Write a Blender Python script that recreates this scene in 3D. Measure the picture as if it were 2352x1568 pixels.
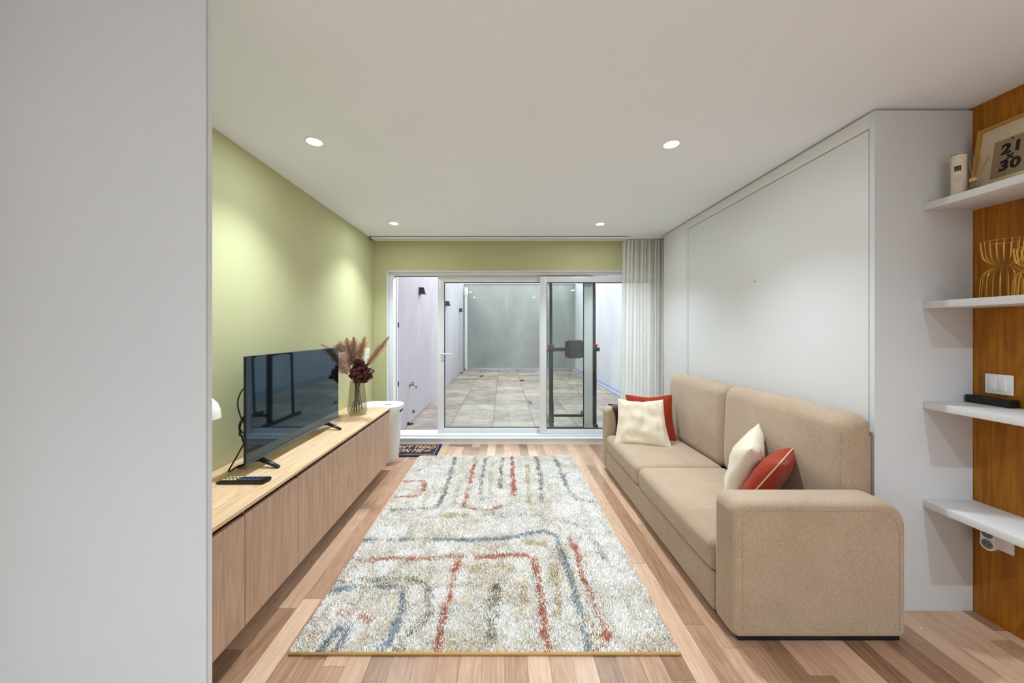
import bpy, bmesh, math, random
import numpy as np
from mathutils import Vector, Matrix, noise
R = math.radians
scene = bpy.context.scene
COL = scene.collection
for o in list(bpy.data.objects):
    bpy.data.objects.remove(o, do_unlink=True)

# ---------------------------------------------------------------- camera
F, VX, VY, CH = 800.0, 1155.0, 760.0, 1.35      # focal px, vanishing point px, eye height
cam = bpy.data.cameras.new('camera'); cam_o = bpy.data.objects.new('camera', cam); COL.objects.link(cam_o)
cam.sensor_width = 36; cam.lens = F / 2352 * 36
cam.shift_x = (1176 - VX) / 2352; cam.shift_y = -(784 - VY) / 2352
cam.clip_start = 0.05; cam.clip_end = 200
cam_o.location = (0, 0, CH); cam_o.rotation_euler = (R(90), 0, 0)
scene.camera = cam_o
# ---------------------------------------------------------------- world
w = bpy.data.worlds.new('sky'); scene.world = w; w.use_nodes = True
bg = w.node_tree.nodes['Background']
bg.inputs[0].default_value = (0.90, 0.95, 1.0, 1); bg.inputs[1].default_value = 2.75
LAMP_W, SPOT_W, REAR = 1.9, 62.0, 1.25        # each ceiling downlight: wide glow, beam; share for those behind the viewer
scene.view_settings.view_transform = 'Standard'; scene.view_settings.look = 'None'
scene.view_settings.gamma = 1; scene.view_settings.use_curve_mapping = False
scene.view_settings.exposure = 1.02
scene.cycles.max_bounces = 16; scene.cycles.diffuse_bounces = 12; scene.cycles.transparent_max_bounces = 24

# ---------------------------------------------------------------- dimensions
XL, XR, XB, YB, YR, ZC = -1.535, 2.272, 1.795, 4.15, -3.4, 2.428   # left wall, right wall, bed front, back wall, rear wall, ceiling
D1 = 1.682                                                         # gable of the bed cabinet

def fl(px, py, z=0.0):
    "floor-plane point that a pixel shows"
    d = (CH - z) * F / (py - VY)
    return ((px - VX) / F * d, d)
def at(px, py, d):
    return Vector(((px - VX) / F * d, d, CH - (py - VY) / F * d))
def srgb(c):
    return tuple(((v/255) / 12.92 if v/255 <= .04045 else ((v/255 + .055) / 1.055) ** 2.4) for v in c) + (1,)

# ---------------------------------------------------------------- materials
class NT:
    def __init__(s, name):
        s.m = bpy.data.materials.new(name); s.m.use_nodes = True
        s.t = s.m.node_tree; s.n = s.t.nodes; s.l = s.t.links
        s.b = s.n['Principled BSDF']; s.out = s.n['Material Output']
    def new(s, typ, **k):
        n = s.n.new(typ)
        for a, v in k.items(): setattr(n, a, v)
        return n
    def link(s, a, b): s.l.new(a, b)
    def pos(s):
        return s.new('ShaderNodeNewGeometry').outputs['Position']
    def objc(s):
        return s.new('ShaderNodeTexCoord').outputs['Object']
    def mapping(s, vec, scale=(1,1,1), loc=(0,0,0)):
        m = s.new('ShaderNodeMapping'); s.link(vec, m.inputs[0])
        m.inputs['Scale'].default_value = scale; m.inputs['Location'].default_value = loc
        return m.outputs[0]
    def noise(s, vec, scale=5, detail=3, rough=.5, dist=0):
        n = s.new('ShaderNodeTexNoise'); s.link(vec, n.inputs['Vector'])
        n.inputs['Scale'].default_value = scale; n.inputs['Detail'].default_value = detail
        n.inputs['Roughness'].default_value = rough; n.inputs['Distortion'].default_value = dist
        return n.outputs['Fac']
    def math(s, op, a, b=None, c=None):
        n = s.new('ShaderNodeMath', operation=op)
        for i, v in enumerate((a, b, c)):
            if v is None: continue
            if isinstance(v, (int, float)): n.inputs[i].default_value = v
            else: s.link(v, n.inputs[i])
        return n.outputs[0]
    def ramp(s, fac, stops, interp='LINEAR'):
        n = s.new('ShaderNodeValToRGB'); s.link(fac, n.inputs[0]); r = n.color_ramp; r.interpolation = interp
        while len(r.elements) < len(stops): r.elements.new(0.5)
        for e, (p, c) in zip(r.elements, stops): e.position = p; e.color = c if len(c) == 4 else srgb(c)
        return n.outputs[0]
    def mix(s, fac, a, b, mode='MIX'):
        n = s.new('ShaderNodeMix', data_type='RGBA', blend_type=mode)
        for i, v in ((0, fac), (6, a), (7, b)):
            if isinstance(v, (int, float)): n.inputs[i].default_value = v
            elif isinstance(v, tuple): n.inputs[i].default_value = v
            else: s.link(v, n.inputs[i])
        return n.outputs[2]
    def bump(s, h, strength=.3, dist=.01):
        n = s.new('ShaderNodeBump'); n.inputs['Strength'].default_value = strength; n.inputs['Distance'].default_value = dist
        s.link(h, n.inputs['Height']); s.link(n.outputs[0], s.b.inputs['Normal'])
    def set(s, col=None, rough=None, metal=None, spec=None, **k):
        b = s.b.inputs
        if col is not None:
            if isinstance(col, tuple): b['Base Color'].default_value = col
            else: s.link(col, b['Base Color'])
        if rough is not None:
            if isinstance(rough, (int, float)): b['Roughness'].default_value = rough
            else: s.link(rough, b['Roughness'])
        if metal is not None: b['Metallic'].default_value = metal
        if spec is not None: b['Specular IOR Level'].default_value = spec
        for a, v in k.items(): b[a.replace('_', ' ')].default_value = v
        return s.m

def paint(name, c, rough=.6, var=.02, bump=.05, bscale=180, spec=.3):
    t = NT(name); p = t.pos(); base = srgb(c)
    f = t.noise(p, 1.3, 4)
    lo = tuple(max(0, v*(1-var*2)) for v in base[:3]) + (1,); hi = tuple(min(1, v*(1+var*2)) for v in base[:3]) + (1,)
    t.set(t.ramp(f, [(.3, lo), (.7, hi)]), rough, spec=spec)
    if bump: t.bump(t.noise(p, bscale, 3), bump, .002)
    return t.m
def plain(name, c, rough=.5, metal=0, spec=.5, bump=0, bscale=200, **k):
    t = NT(name); t.set(srgb(c), rough, metal, spec, **k)
    if bump: t.bump(t.noise(t.pos(), bscale, 2), bump, .002)
    return t.m
def wood(name, cols, grain_axis='z', scale=1.0, rough=.45, bump=.08, cath=.5):
    "straight grained veneer along grain_axis"
    t = NT(name); p = t.pos()
    s = {'x': (1.2, 26, 26), 'y': (26, 1.2, 26), 'z': (26, 26, 1.2)}[grain_axis]
    s2 = {'x': (.55, 4.5, 4.5), 'y': (4.5, .55, 4.5), 'z': (4.5, 4.5, .55)}[grain_axis]
    a = t.noise(t.mapping(p, tuple(v*scale for v in s)), 3.0, 5, .6)
    b = t.noise(t.mapping(p, tuple(v*scale for v in s2)), 1.6, 3, .5, 1.2)
    rings = t.math('FRACT', t.math('MULTIPLY', b, 9.0))
    rings = t.math('ABSOLUTE', t.math('SUBTRACT', rings, .5))
    f = t.math('ADD', t.math('MULTIPLY', a, 1 - cath*.5), t.math('MULTIPLY', rings, cath))
    col = t.ramp(f, [(.25, cols[0]), (.5, cols[1]), (.78, cols[2])])
    t.set(col, rough, spec=.4)
    t.bump(a, bump, .002)
    return t.m

M = {}
M['ceiling'] = paint('ceiling_paint', (234, 240, 247), .8, .008, .03)
M['wall_white'] = paint('white_wall_paint', (219, 223, 224), .75, .01)
M['wall_green'] = paint('sage_wall_paint', (186, 184, 140), .8, .012)
M['wall_wood'] = wood('orange_oak_panel', ((126, 72, 0), (158, 96, 2), (182, 118, 12)), 'z', .8, .5, .05, .35)
M['white_lacquer'] = paint('white_melamine', (219, 218, 216), .45, .005, .02, 400, .4)
M['grey_melamine'] = paint('light_grey_melamine', (214, 218, 219), .5, .008, .06, 600, .3)
M['oak_top'] = wood('oak_veneer_lengthwise', ((198, 158, 114), (216, 182, 142), (228, 200, 164)), 'y', 1.0, .4, .05, .5)
M['oak_door'] = wood('oak_veneer_upright', ((170, 136, 112), (188, 154, 129), (200, 168, 142)), 'z', .7, .45, .05, .45)
M['oak_shade'] = plain('shade_brown_wood', (92, 62, 38), .7)  # dark brown paints in the shade of the grip groove and door gaps
M['pvc'] = plain('white_window_profile', (224, 226, 228), .3, spec=.5)
M['rubber'] = plain('black_rubber', (18, 18, 20), .6)
M['black_plastic'] = plain('black_plastic', (14, 14, 15), .35)
M['dark_metal'] = plain('dark_powder_coated_steel', (52, 50, 56), .45, .3)
M['red_metal'] = plain('red_plastic', (170, 40, 50), .4)
M['white_plastic'] = plain('white_plastic', (232, 232, 230), .35)
M['chrome'] = plain('dull_chrome', (150, 148, 145), .3, 1)
M['gold_wire'] = plain('gold_wire', (205, 160, 72), .35, .85)
M['brown_throw'] = plain('dark_brown_cloth', (66, 32, 32), .7, bump=.4, bscale=300)
M['lamp_glass'] = plain('opal_lampshade', (240, 240, 230), .3)

def fabric(name, dark, light, scale=700, bump=.22, rough=.95, sheen=.25, big=.12):
    t = NT(name); p = t.objc()
    a = t.noise(p, scale, 2, .7)
    a2 = t.noise(t.mapping(p, (1, 1, .8)), scale*.45, 2, .6)
    b = t.noise(p, 5, 3)
    f = t.math('ADD', t.math('ADD', t.math('MULTIPLY', a, .5), t.math('MULTIPLY', a2, .5)), t.math('MULTIPLY', t.math('SUBTRACT', b, .5), big))
    t.set(t.ramp(f, [(.34, dark), (.66, light)]), rough, spec=.15)
    t.b.inputs['Sheen Weight'].default_value = sheen
    t.b.inputs['Sheen Roughness'].default_value = .5
    t.bump(a2, bump, .003)
    return t.m
M['sofa'] = fabric('taupe_sofa_fabric', (142, 117, 92), (196, 174, 148))
M['cream'] = fabric('cream_linen', (206, 190, 164), (226, 212, 190), 500, .25, big=.1)
M['orange'] = fabric('burnt_orange_velvet', (128, 40, 20), (170, 62, 34), 350, .2, .85, .08)
M['piping'] = fabric('beige_piping', (190, 160, 135), (210, 182, 158), 300, .2)
M['seam'] = plain('seam_thread', (156, 132, 110), .9)

def glass(name, tint, gloss=.06, rough=0.0, ior=1.5):
    t = NT(name); t.n.remove(t.b)
    tr = t.new('ShaderNodeBsdfTransparent'); tr.inputs[0].default_value = tint
    gl = t.new('ShaderNodeBsdfGlossy'); gl.inputs['Roughness'].default_value = rough
    f0 = ((ior-1)/(ior+1))**2; lw = t.new('ShaderNodeLayerWeight'); lw.inputs[0].default_value = .5
    fr = t.math('ADD', f0, t.math('MULTIPLY', 1-f0, t.math('POWER', lw.outputs['Facing'], 5.0)))
    mx = t.new('ShaderNodeMixShader'); t.link(fr, mx.inputs[0])
    t.link(tr.outputs[0], mx.inputs[1]); t.link(gl.outputs[0], mx.inputs[2]); t.link(mx.outputs[0], t.out.inputs[0])
    return t.m
M['pane'] = glass('door_glass', (.90, .93, .915, 1))
M['vase_glass'] = glass('smoky_vase_glass', (.86, .85, .81, 1), ior=1.55, rough=.02)
M['bottle_glass'] = glass('clear_bottle_glass', (.93, .95, .93, 1), ior=1.45)
M['liquid'] = glass('green_liquid', (.66, .86, .74, 1), ior=1.33)
M['frame_glass'] = glass('picture_glass', (.98, .98, .98, 1), ior=1.2)

def screen_mat():
    t = NT('glossy_television_glass')
    t.set((.004, .005, .007, 1), .03, spec=.5)
    t.b.inputs['IOR'].default_value = 1.95
    t.b.inputs['Specular Tint'].default_value = (.44, .78, 1.0, 1)
    return t.m
M['screen'] = screen_mat()

def sheer():
    t = NT('sheer_curtain_cloth'); t.n.remove(t.b)
    c = (.90, .89, .86, 1)
    df = t.new('ShaderNodeBsdfDiffuse'); df.inputs[0].default_value = c
    tl = t.new('ShaderNodeBsdfTranslucent'); tl.inputs[0].default_value = c
    tr = t.new('ShaderNodeBsdfTransparent'); tr.inputs[0].default_value = (.95, .95, .93, 1)
    m1 = t.new('ShaderNodeMixShader'); m1.inputs[0].default_value = .5
    t.link(df.outputs[0], m1.inputs[1]); t.link(tl.outputs[0], m1.inputs[2])
    m2 = t.new('ShaderNodeMixShader'); m2.inputs[0].default_value = .18
    t.link(m1.outputs[0], m2.inputs[1]); t.link(tr.outputs[0], m2.inputs[2])
    t.link(m2.outputs[0], t.out.inputs[0])
    return t.m
M['sheer'] = sheer()

def emit(name, c, s):
    t = NT(name); t.set((0.8, .8, .8, 1), .5)
    t.b.inputs['Emission Color'].default_value = c; t.b.inputs['Emission Strength'].default_value = s
    return t.m
M['led'] = emit('downlight_diffuser', (1, .97, .92, 1), 14)

def floor_mat():
    t = NT('walnut_plank_floor'); p = t.pos()
    sp = t.new('ShaderNodeSeparateXYZ'); t.link(p, sp.inputs[0])
    W, L = .092, .95
    u = t.math('DIVIDE', t.math('ADD', sp.outputs[0], 10.02), W); ui = t.math('FLOOR', u); uf = t.math('FRACT', u)
    wn = t.new('ShaderNodeTexWhiteNoise', noise_dimensions='1D'); t.link(ui, wn.inputs['W'])
    v = t.math('ADD', t.math('DIVIDE', sp.outputs[1], L), t.math('MULTIPLY', wn.outputs[0], 7.3)); vi = t.math('FLOOR', v); vf = t.math('FRACT', v)
    cid = t.math('ADD', t.math('MULTIPLY', ui, 17.13), t.math('MULTIPLY', vi, 5.77))
    wn2 = t.new('ShaderNodeTexWhiteNoise', noise_dimensions='1D'); t.link(cid, wn2.inputs['W'])
    # per board grain offset
    cx = t.new('ShaderNodeCombineXYZ'); t.link(t.math('MULTIPLY', wn2.outputs[0], 37.0), cx.inputs[2])
    t.link(sp.outputs[0], cx.inputs[0]); t.link(sp.outputs[1], cx.inputs[1])
    g1 = t.noise(t.mapping(cx.outputs[0], (34, 1.6, 1)), 3, 5, .6)
    g2 = t.noise(t.mapping(cx.outputs[0], (7, .8, 1)), 1.6, 3, .5, 1.5)
    rings = t.math('ABSOLUTE', t.math('SUBTRACT', t.math('FRACT', t.math('MULTIPLY', g2, 7.0)), .5))
    tone = t.math('ADD', t.math('ADD', .055, t.math('MULTIPLY', wn2.outputs[0], .50)), t.math('ADD', t.math('MULTIPLY', g1, .26), t.math('MULTIPLY', rings, .22)))
    col = t.ramp(tone, [(.12, (106, 72, 48)), (.36, (154, 118, 92)), (.58, (188, 152, 124)), (.80, (212, 180, 152)), (.97, (234, 208, 180))])
    # joints
    ju = t.math('LESS_THAN', t.math('MINIMUM', uf, t.math('SUBTRACT', 1, uf)), .012)
    jv = t.math('LESS_THAN', t.math('MINIMUM', vf, t.math('SUBTRACT', 1, vf)), .0014)
    j = t.math('MAXIMUM', ju, jv)
    col = t.mix(t.math('MULTIPLY', j, .55), col, srgb((80, 52, 36)))
    t.set(col, t.math('ADD', .24, t.math('MULTIPLY', g1, .14)), spec=.45)
    t.bump(t.math('SUBTRACT', t.math('MULTIPLY', g1, .15), j), .12, .002)
    return t.m
M['floor'] = floor_mat()

def deck_mat():
    t = NT('weathered_patio_tiles'); p = t.pos()
    sp = t.new('ShaderNodeSeparateXYZ'); t.link(p, sp.inputs[0])
    u = t.math('DIVIDE', t.math('ADD', sp.outputs[0], .146 + 6.05), .605); uf = t.math('FRACT', u); ui = t.math('FLOOR', u)
    v = t.math('DIVIDE', t.math('ADD', sp.outputs[1], .0), .40); vf = t.math('FRACT', v); vi = t.math('FLOOR', v)
    wn = t.new('ShaderNodeTexWhiteNoise', noise_dimensions='1D'); t.link(t.math('ADD', t.math('MULTIPLY', ui, 13.7), t.math('MULTIPLY', vi, 3.3)), wn.inputs['W'])
    g = t.noise(t.mapping(p, (2.0, 10, 1)), 2.2, 6, .7)
    st = t.noise(p, 2.6, 4, .6)
    tone = t.math('ADD', t.math('MULTIPLY', g, .6), t.math('ADD', t.math('MULTIPLY', st, .3), t.math('MULTIPLY', wn.outputs[0], .12)))
    col = t.ramp(tone, [(.34, (84, 76, 70)), (.45, (122, 112, 104)), (.56, (156, 144, 132)), (.70, (188, 176, 158))])
    ju = t.math('LESS_THAN', t.math('MINIMUM', uf, t.math('SUBTRACT', 1, uf)), .010)
    jv = t.math('LESS_THAN', t.math('MINIMUM', vf, t.math('SUBTRACT', 1, vf)), .012)
    j = t.math('MAXIMUM', ju, t.math('MULTIPLY', jv, .85))
    col = t.mix(t.math('MULTIPLY', j, .8), col, srgb((46, 43, 40)))
    t.set(col, .42, spec=.4); t.bump(t.math('SUBTRACT', g, j), .15, .004)
    return t.m
M['deck'] = deck_mat()
def plaster(name, cols, sc=.7):
    t = NT(name); p = t.pos()
    a = t.noise(t.mapping(p, (1, 1, .45)), sc, 5, .65, .6); b = t.noise(p, 60, 3, .7)
    f = t.math('ADD', t.math('MULTIPLY', a, .95), t.math('MULTIPLY', b, .05))
    t.set(t.ramp(f, [(.3, cols[0]), (.55, cols[1]), (.75, cols[2])]), .85, spec=.2); t.bump(b, .05, .002)
    return t.m
M['plaster_light'] = plaster('pale_plaster', ((156, 153, 158), (168, 165, 170), (178, 176, 181)))
M['plaster_grey'] = plaster('grey_green_render', ((116, 120, 117), (138, 140, 137), (164, 165, 162)))
M['plaster_white'] = plaster('white_plaster', ((184, 184, 190), (196, 196, 202), (206, 206, 210)))

# ---------------------------------------------------------------- object helpers
def props(o, label=None, cat=None, group=None, kind=None):
    if label: o['label'] = label
    if cat: o['category'] = cat
    if group: o['group'] = group
    if kind: o['kind'] = kind
    return o
def thing(name, loc, label, cat, group=None, kind=None):
    o = bpy.data.objects.new(name, None); COL.objects.link(o); o.location = loc; o.empty_display_size = .05
    o['wo'] = tuple(loc)
    return props(o, label, cat, group, kind)
def world_origin(o):
    v = Vector((0, 0, 0))
    while o is not None:
        v += Vector(o.location); o = o.parent
    return v
def link_mesh(name, me, m, parent=None, smooth=False, loc=None):
    "mesh vertices are given in world coordinates"
    o = bpy.data.objects.new(name, me); COL.objects.link(o)
    if m is not None: me.materials.append(m)
    if parent is not None:
        me.transform(Matrix.Translation(-world_origin(parent))); o.parent = parent
    else:
        if loc is None:
            n = len(me.vertices); co = np.empty(n*3); me.vertices.foreach_get('co', co); co = co.reshape(-1, 3)
            mn, mx = co.min(0), co.max(0); loc = ((mn[0]+mx[0])/2, (mn[1]+mx[1])/2, mn[2])
        me.transform(Matrix.Translation(-Vector(loc))); o.location = loc
    if smooth:
        for p in me.polygons: p.use_smooth = True
    return o
def sharp(o, ang=35):
    me = o.data
    bm = bmesh.new(); bm.from_mesh(me)
    for e in bm.edges:
        e.smooth = not (len(e.link_faces) == 2 and e.calc_face_angle(0) > R(ang))
    bm.to_mesh(me); bm.free()
    for p in me.polygons: p.use_smooth = True
def done(bm, name, m, parent=None, smooth=False, loc=None, ang=35):
    bmesh.ops.recalc_face_normals(bm, faces=bm.faces[:])
    me = bpy.data.meshes.new(name); bm.to_mesh(me); bm.free()
    o = link_mesh(name, me, m, parent, False, loc)
    if smooth: sharp(o, ang)
    return o
def add_box(bm, x0, x1, y0, y1, z0, z1, bev=0, seg=2):
    vs = bmesh.ops.create_cube(bm, size=1)['verts']
    for v in vs:
        v.co = Vector(((x0+x1)/2 + v.co.x*(x1-x0), (y0+y1)/2 + v.co.y*(y1-y0), (z0+z1)/2 + v.co.z*(z1-z0)))
    if bev:
        es = list({e for v in vs for e in v.link_edges})
        bmesh.ops.bevel(bm, geom=es, offset=bev, segments=seg, affect='EDGES', profile=.5)
def box(name, x0, x1, y0, y1, z0, z1, m, parent=None, bev=0, seg=2, loc=None):
    bm = bmesh.new(); add_box(bm, x0, x1, y0, y1, z0, z1, bev, seg)
    return done(bm, name, m, parent, smooth=bev > 0, loc=loc)
def boxes(name, lst, m, parent=None, bev=0, loc=None):
    bm = bmesh.new()
    for b in lst: add_box(bm, *b, bev)
    return done(bm, name, m, parent, smooth=bev > 0, loc=loc)
def frame_axes(d):
    d = d.normalized(); up = Vector((0, 0, 1)) if abs(d.z) < .95 else Vector((1, 0, 0))
    a = d.cross(up).normalized(); return a, a.cross(d).normalized()
def add_cyl(bm, p0, p1, r0, r1=None, n=20, cap=True):
    r1 = r0 if r1 is None else r1; p0, p1 = Vector(p0), Vector(p1); a, b = frame_axes(p1 - p0)
    c0 = [bm.verts.new(p0 + (a*math.cos(2*math.pi*i/n) + b*math.sin(2*math.pi*i/n))*r0) for i in range(n)]
    c1 = [bm.verts.new(p1 + (a*math.cos(2*math.pi*i/n) + b*math.sin(2*math.pi*i/n))*r1) for i in range(n)]
    for i in range(n): bm.faces.new((c0[i], c0[(i+1) % n], c1[(i+1) % n], c1[i]))
    if cap: bm.faces.new(c0); bm.faces.new(c1)
def spline(pts, sub=8):
    pts = [Vector(p) for p in pts]; out = []
    P = [pts[0]*2 - pts[1]] + pts + [pts[-1]*2 - pts[-2]]
    for i in range(1, len(P)-2):
        for k in range(sub):
            t = k/sub; a, b, c, d = P[i-1], P[i], P[i+1], P[i+2]
            out.append(.5*((2*b) + (c-a)*t + (2*a-5*b+4*c-d)*t*t + (3*b-a-3*c+d)*t**3))
    out.append(pts[-1]); return out
def add_tube(bm, pts, r, n=8, closed=False, cap=True, squash=None):
    pts = [Vector(p) for p in pts]; N = len(pts); rings = []; prev = None
    for i, p in enumerate(pts):
        q0 = pts[(i-1) % N] if (closed or i) else p; q1 = pts[(i+1) % N] if (closed or i < N-1) else p
        d = (q1-q0).normalized()
        if prev is None: a, _ = frame_axes(d)
        else:
            a = prev - d*prev.dot(d)
            a = a.normalized() if a.length > 1e-6 else frame_axes(d)[0]
        prev = a; b = d.cross(a); rr = r(i/(N-1)) if callable(r) else r
        rings.append([bm.verts.new(p + (a*math.cos(2*math.pi*k/n) + b*math.sin(2*math.pi*k/n))*rr) for k in range(n)])
    for i in range(N if closed else N-1):
        A, B = rings[i], rings[(i+1) % N]
        for k in range(n): bm.faces.new((A[k], A[(k+1) % n], B[(k+1) % n], B[k]))
    if cap and not closed: bm.faces.new(rings[0]); bm.faces.new(rings[-1])
def add_lathe(bm, prof, c, n=48, wob=None):
    c = Vector(c); rings = []
    for (r, z) in prof:
        if r < 1e-5: rings.append([bm.verts.new(c + Vector((0, 0, z)))])
        else:
            rings.append([bm.verts.new(c + Vector((math.cos(2*math.pi*i/n)*r*(wob(i, z) if wob else 1), math.sin(2*math.pi*i/n)*r*(wob(i, z) if wob else 1), z))) for i in range(n)])
    for A, B in zip(rings, rings[1:]):
        for i in range(n):
            j = (i+1) % n
            if len(A) == 1 and len(B) == 1: continue
            if len(A) == 1: bm.faces.new((A[0], B[i], B[j]))
            elif len(B) == 1: bm.faces.new((A[i], A[j], B[0]))
            else: bm.faces.new((A[i], A[j], B[j], B[i]))
def add_prism(bm, prof, fn0, fn1):
    "prof list of 2d points; fn maps 2d -> 3d for either end"
    a = [bm.verts.new(fn0(p)) for p in prof]; b = [bm.verts.new(fn1(p)) for p in prof]
    n = len(prof); bm.faces.new(a); bm.faces.new(b)
    for i in range(n): bm.faces.new((a[i], a[(i+1) % n], b[(i+1) % n], b[i]))
    return a, b
def soft_box(name, c, h, r, m, parent=None, cuts=26, bulge=(0, 0, 0), wr=0.0, wf=4.0, seed=0, fn=None):
    "padded block: centre c, half sizes h, edge radius r"
    bm = bmesh.new(); bmesh.ops.create_cube(bm, size=2)
    bmesh.ops.subdivide_edges(bm, edges=bm.edges[:], cuts=cuts, use_grid_fill=True)
    h = Vector(h); c = Vector(c)
    for v in bm.verts:
        p = v.co.copy(); q = Vector((h[i]*math.sin(math.pi/2*max(-1, min(1, p[i]))) for i in range(3)))
        inn = Vector((max(-(h[i]-r), min(h[i]-r, q[i])) for i in range(3)))
        d = q - inn
        if d.length > 1e-9: q = inn + d.normalized()*r
        for i in range(3):
            if bulge[i]:
                j, k = (i+1) % 3, (i+2) % 3
                s = q[i]/h[i]
                q[i] += bulge[i]*s*(1-min(1, abs(q[j]/h[j]))**2.5)*(1-min(1, abs(q[k]/h[k]))**2.5)
        if fn: q = fn(q)
        w_ = c + q
        if wr:
            nv = noise.noise_vector(Vector((w_.x, w_.y, w_.z))*wf + Vector((seed, 0, 0)))
            w_ = w_ + nv*wr
        v.co = w_
    bmesh.ops.recalc_face_normals(bm, faces=bm.faces[:])
    me = bpy.data.meshes.new(name); bm.to_mesh(me); bm.free()
    return link_mesh(name, me, m, parent, True)
def text_mesh(name, body, size, mtx, m, parent, bold=0.0, shear=0.0, depth=.0008, align='CENTER', sx=1.0, spacing=1.0):
    cu = bpy.data.curves.new(name, 'FONT'); cu.body = body; cu.size = size; cu.align_x = align; cu.align_y = 'CENTER'
    cu.offset = bold; cu.shear = shear; cu.extrude = depth; cu.space_character = spacing; cu.resolution_u = 4
    tmp = bpy.data.objects.new('tmp', cu); COL.objects.link(tmp)
    bpy.context.view_layer.update()
    me = bpy.data.meshes.new_from_object(tmp.evaluated_get(bpy.context.evaluated_depsgraph_get()))
    bpy.data.objects.remove(tmp, do_unlink=True); bpy.data.curves.remove(cu)
    me.transform(mtx @ Matrix.Diagonal((sx, 1, 1, 1)))
    me.materials.clear(); me.name = name
    return link_mesh(name, me, m, parent)
def basis(o, x, y, z):
    m = Matrix((x, y, z)).transposed().to_4x4(); m.translation = Vector(o); return m
def copy_tree(o, parent=None):
    c = o.copy(); COL.objects.link(c); c.parent = parent
    for ch in [q for q in bpy.data.objects if q.parent is o]: copy_tree(ch, c)
    return c
def struct(o, label, cat): return props(o, label, cat, kind='structure')

# ================================================================ ROOM SHELL
struct(box('floor', XL-.2, XR+.2, YR-.2, YB+.02, -.12, 0, M['floor']), 'walnut and pale oak plank floor running towards the glass doors', 'floor')
struct(box('ceiling', XL-.2, XR+.2, YR-.2, YB+.05, ZC, ZC+.15, M['ceiling']), 'smooth white ceiling with small round downlights', 'ceiling')
struct(box('wall_left', XL-.2, XL, .9, YB, 0, ZC, M['wall_green']), 'sage green side wall behind the television cabinet', 'wall')
struct(box('wall_right', XR, XR+.2, .4, YB, 0, ZC, M['wall_wood']), 'orange-brown wood panelled wall behind the floating shelves', 'wall')
OX0, OX1, OZ = -1.38, 1.95, 2.066
struct(boxes('wall_back', [(XL-.2, OX0, YB, YB+.30, 0, ZC), (OX1, XR+.2, YB, YB+.30, 0, ZC), (OX0, OX1, YB, YB+.30, OZ, ZC+.15)], M['wall_green']),
       'sage green wall strip around and above the sliding glass doors', 'wall')
# rear end of the room behind the viewer
struct(boxes('wall_rear_sides', [(XL-.2, XL, YR, .9, 0, ZC), (XR, XR+.2, YR, .4, 0, ZC)], M['wall_white']), 'white side walls behind the viewer', 'wall')
struct(boxes('wall_rear', [(XL-.2, -1.2, YR-.2, YR, 0, ZC), (-1.2, XR+.2, YR-.2, YR, 0, ZC)], M['wall_white']),
       'white wall behind the viewer', 'wall')
# white reveals of the door opening
struct(boxes('trim_1', [(OX0-.002, OX0+.006, YB-.004, YB+.12, .075, OZ), (OX0, OX1, YB-.004, YB+.12, OZ-.006, OZ+.002)], M['pvc']),
       'thin white reveal lining around the door opening', 'trim')
struct(boxes('trim_2', [(OX0, 2.0, YB-.002, YB+.34, -.02, .074), (OX0, 2.0, YB-.012, YB+.004, .066, .078)], M['pvc']),
       'white raised threshold below the sliding doors', 'threshold')
# near partition on the left of the view
struct(boxes('wall_partition', [(XL, -.8535, 1.000, 1.0035, 0, ZC), (XL, -.858, 1.0035, 1.008, 0, ZC), (XL, -.8525, 1.008, 1.0215, 0, ZC)], M['wall_white']),
       'tall plain white panel standing close at the left edge of the view', 'panel')

# ================================================================ SLIDING DOORS
DF = YB + .07
# outer frame
fr = thing('door_1', (0, YB+.10, .075), 'white outer frame around the sliding patio doors', 'door frame', kind='structure')
boxes('door_frame', [(OX0+.006, OX0+.055, DF-.01, DF+.17, .075, OZ-.006), (OX1-.05, OX1, DF-.01, DF+.17, .075, OZ-.006),
      (OX0+.055, OX1-.05, DF-.01, DF+.17, 2.03, OZ-.006), (OX0+.055, OX1-.05, DF-.01, DF+.17, .075, .098)], M['pvc'], fr, .002)
boxes('seal', [(OX0+.055, OX0+.058, DF+.1, DF+.11, .098, 2.03), (OX0+.055, -.80, DF+.1, DF+.11, 2.022, 2.03)], M['rubber'], fr)
boxes('trickle_vent', [(.34, .62, DF-.016, DF-.010, 2.040, 2.054), (.335, .345, DF-.018, DF-.010, 2.036, 2.056), (.615, .625, DF-.018, DF-.010, 2.036, 2.056)], M['pvc'], fr)
def leaf(name, x0, x1, y, z0, z1, sl, sr, rt, rb, label):
    t = thing(name, ((x0+x1)/2, y, z0), label, 'sliding door', kind='structure')
    d = .05
    boxes('sash_frame', [(x0, x0+sl, y, y+d, z0, z1), (x1-sr, x1, y, y+d, z0, z1), (x0+sl, x1-sr, y, y+d, z1-rt, z1), (x0+sl, x1-sr, y, y+d, z0, z0+rb)], M['pvc'], t, .003)
    g0, g1, h0, h1 = x0+sl, x1-sr, z0+rb, z1-rt; s = .007
    boxes('gasket', [(g0, g0+s, y+.004, y+.03, h0, h1), (g1-s, g1, y+.004, y+.03, h0, h1), (g0, g1, y+.004, y+.03, h1-s, h1), (g0, g1, y+.004, y+.03, h0, h0+s)], M['rubber'], t)
    box('pane', g0+.001, g1-.001, y+.020, y+.026, h0+.001, h1-.001, M['pane'], t)
    return t
y2 = YB+.135
dm = leaf('door_2', -.80, 1.105, y2, .088, 2.024, .078, .105, .074, .072, 'white framed sliding glass door leaf, slid half open, with a lever handle')
hx = at(1016, 812, y2).x
box('handle_plate', hx-.022, hx+.006, y2-.012, y2, .99, 1.15, M['pvc'], dm, .003)
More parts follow.
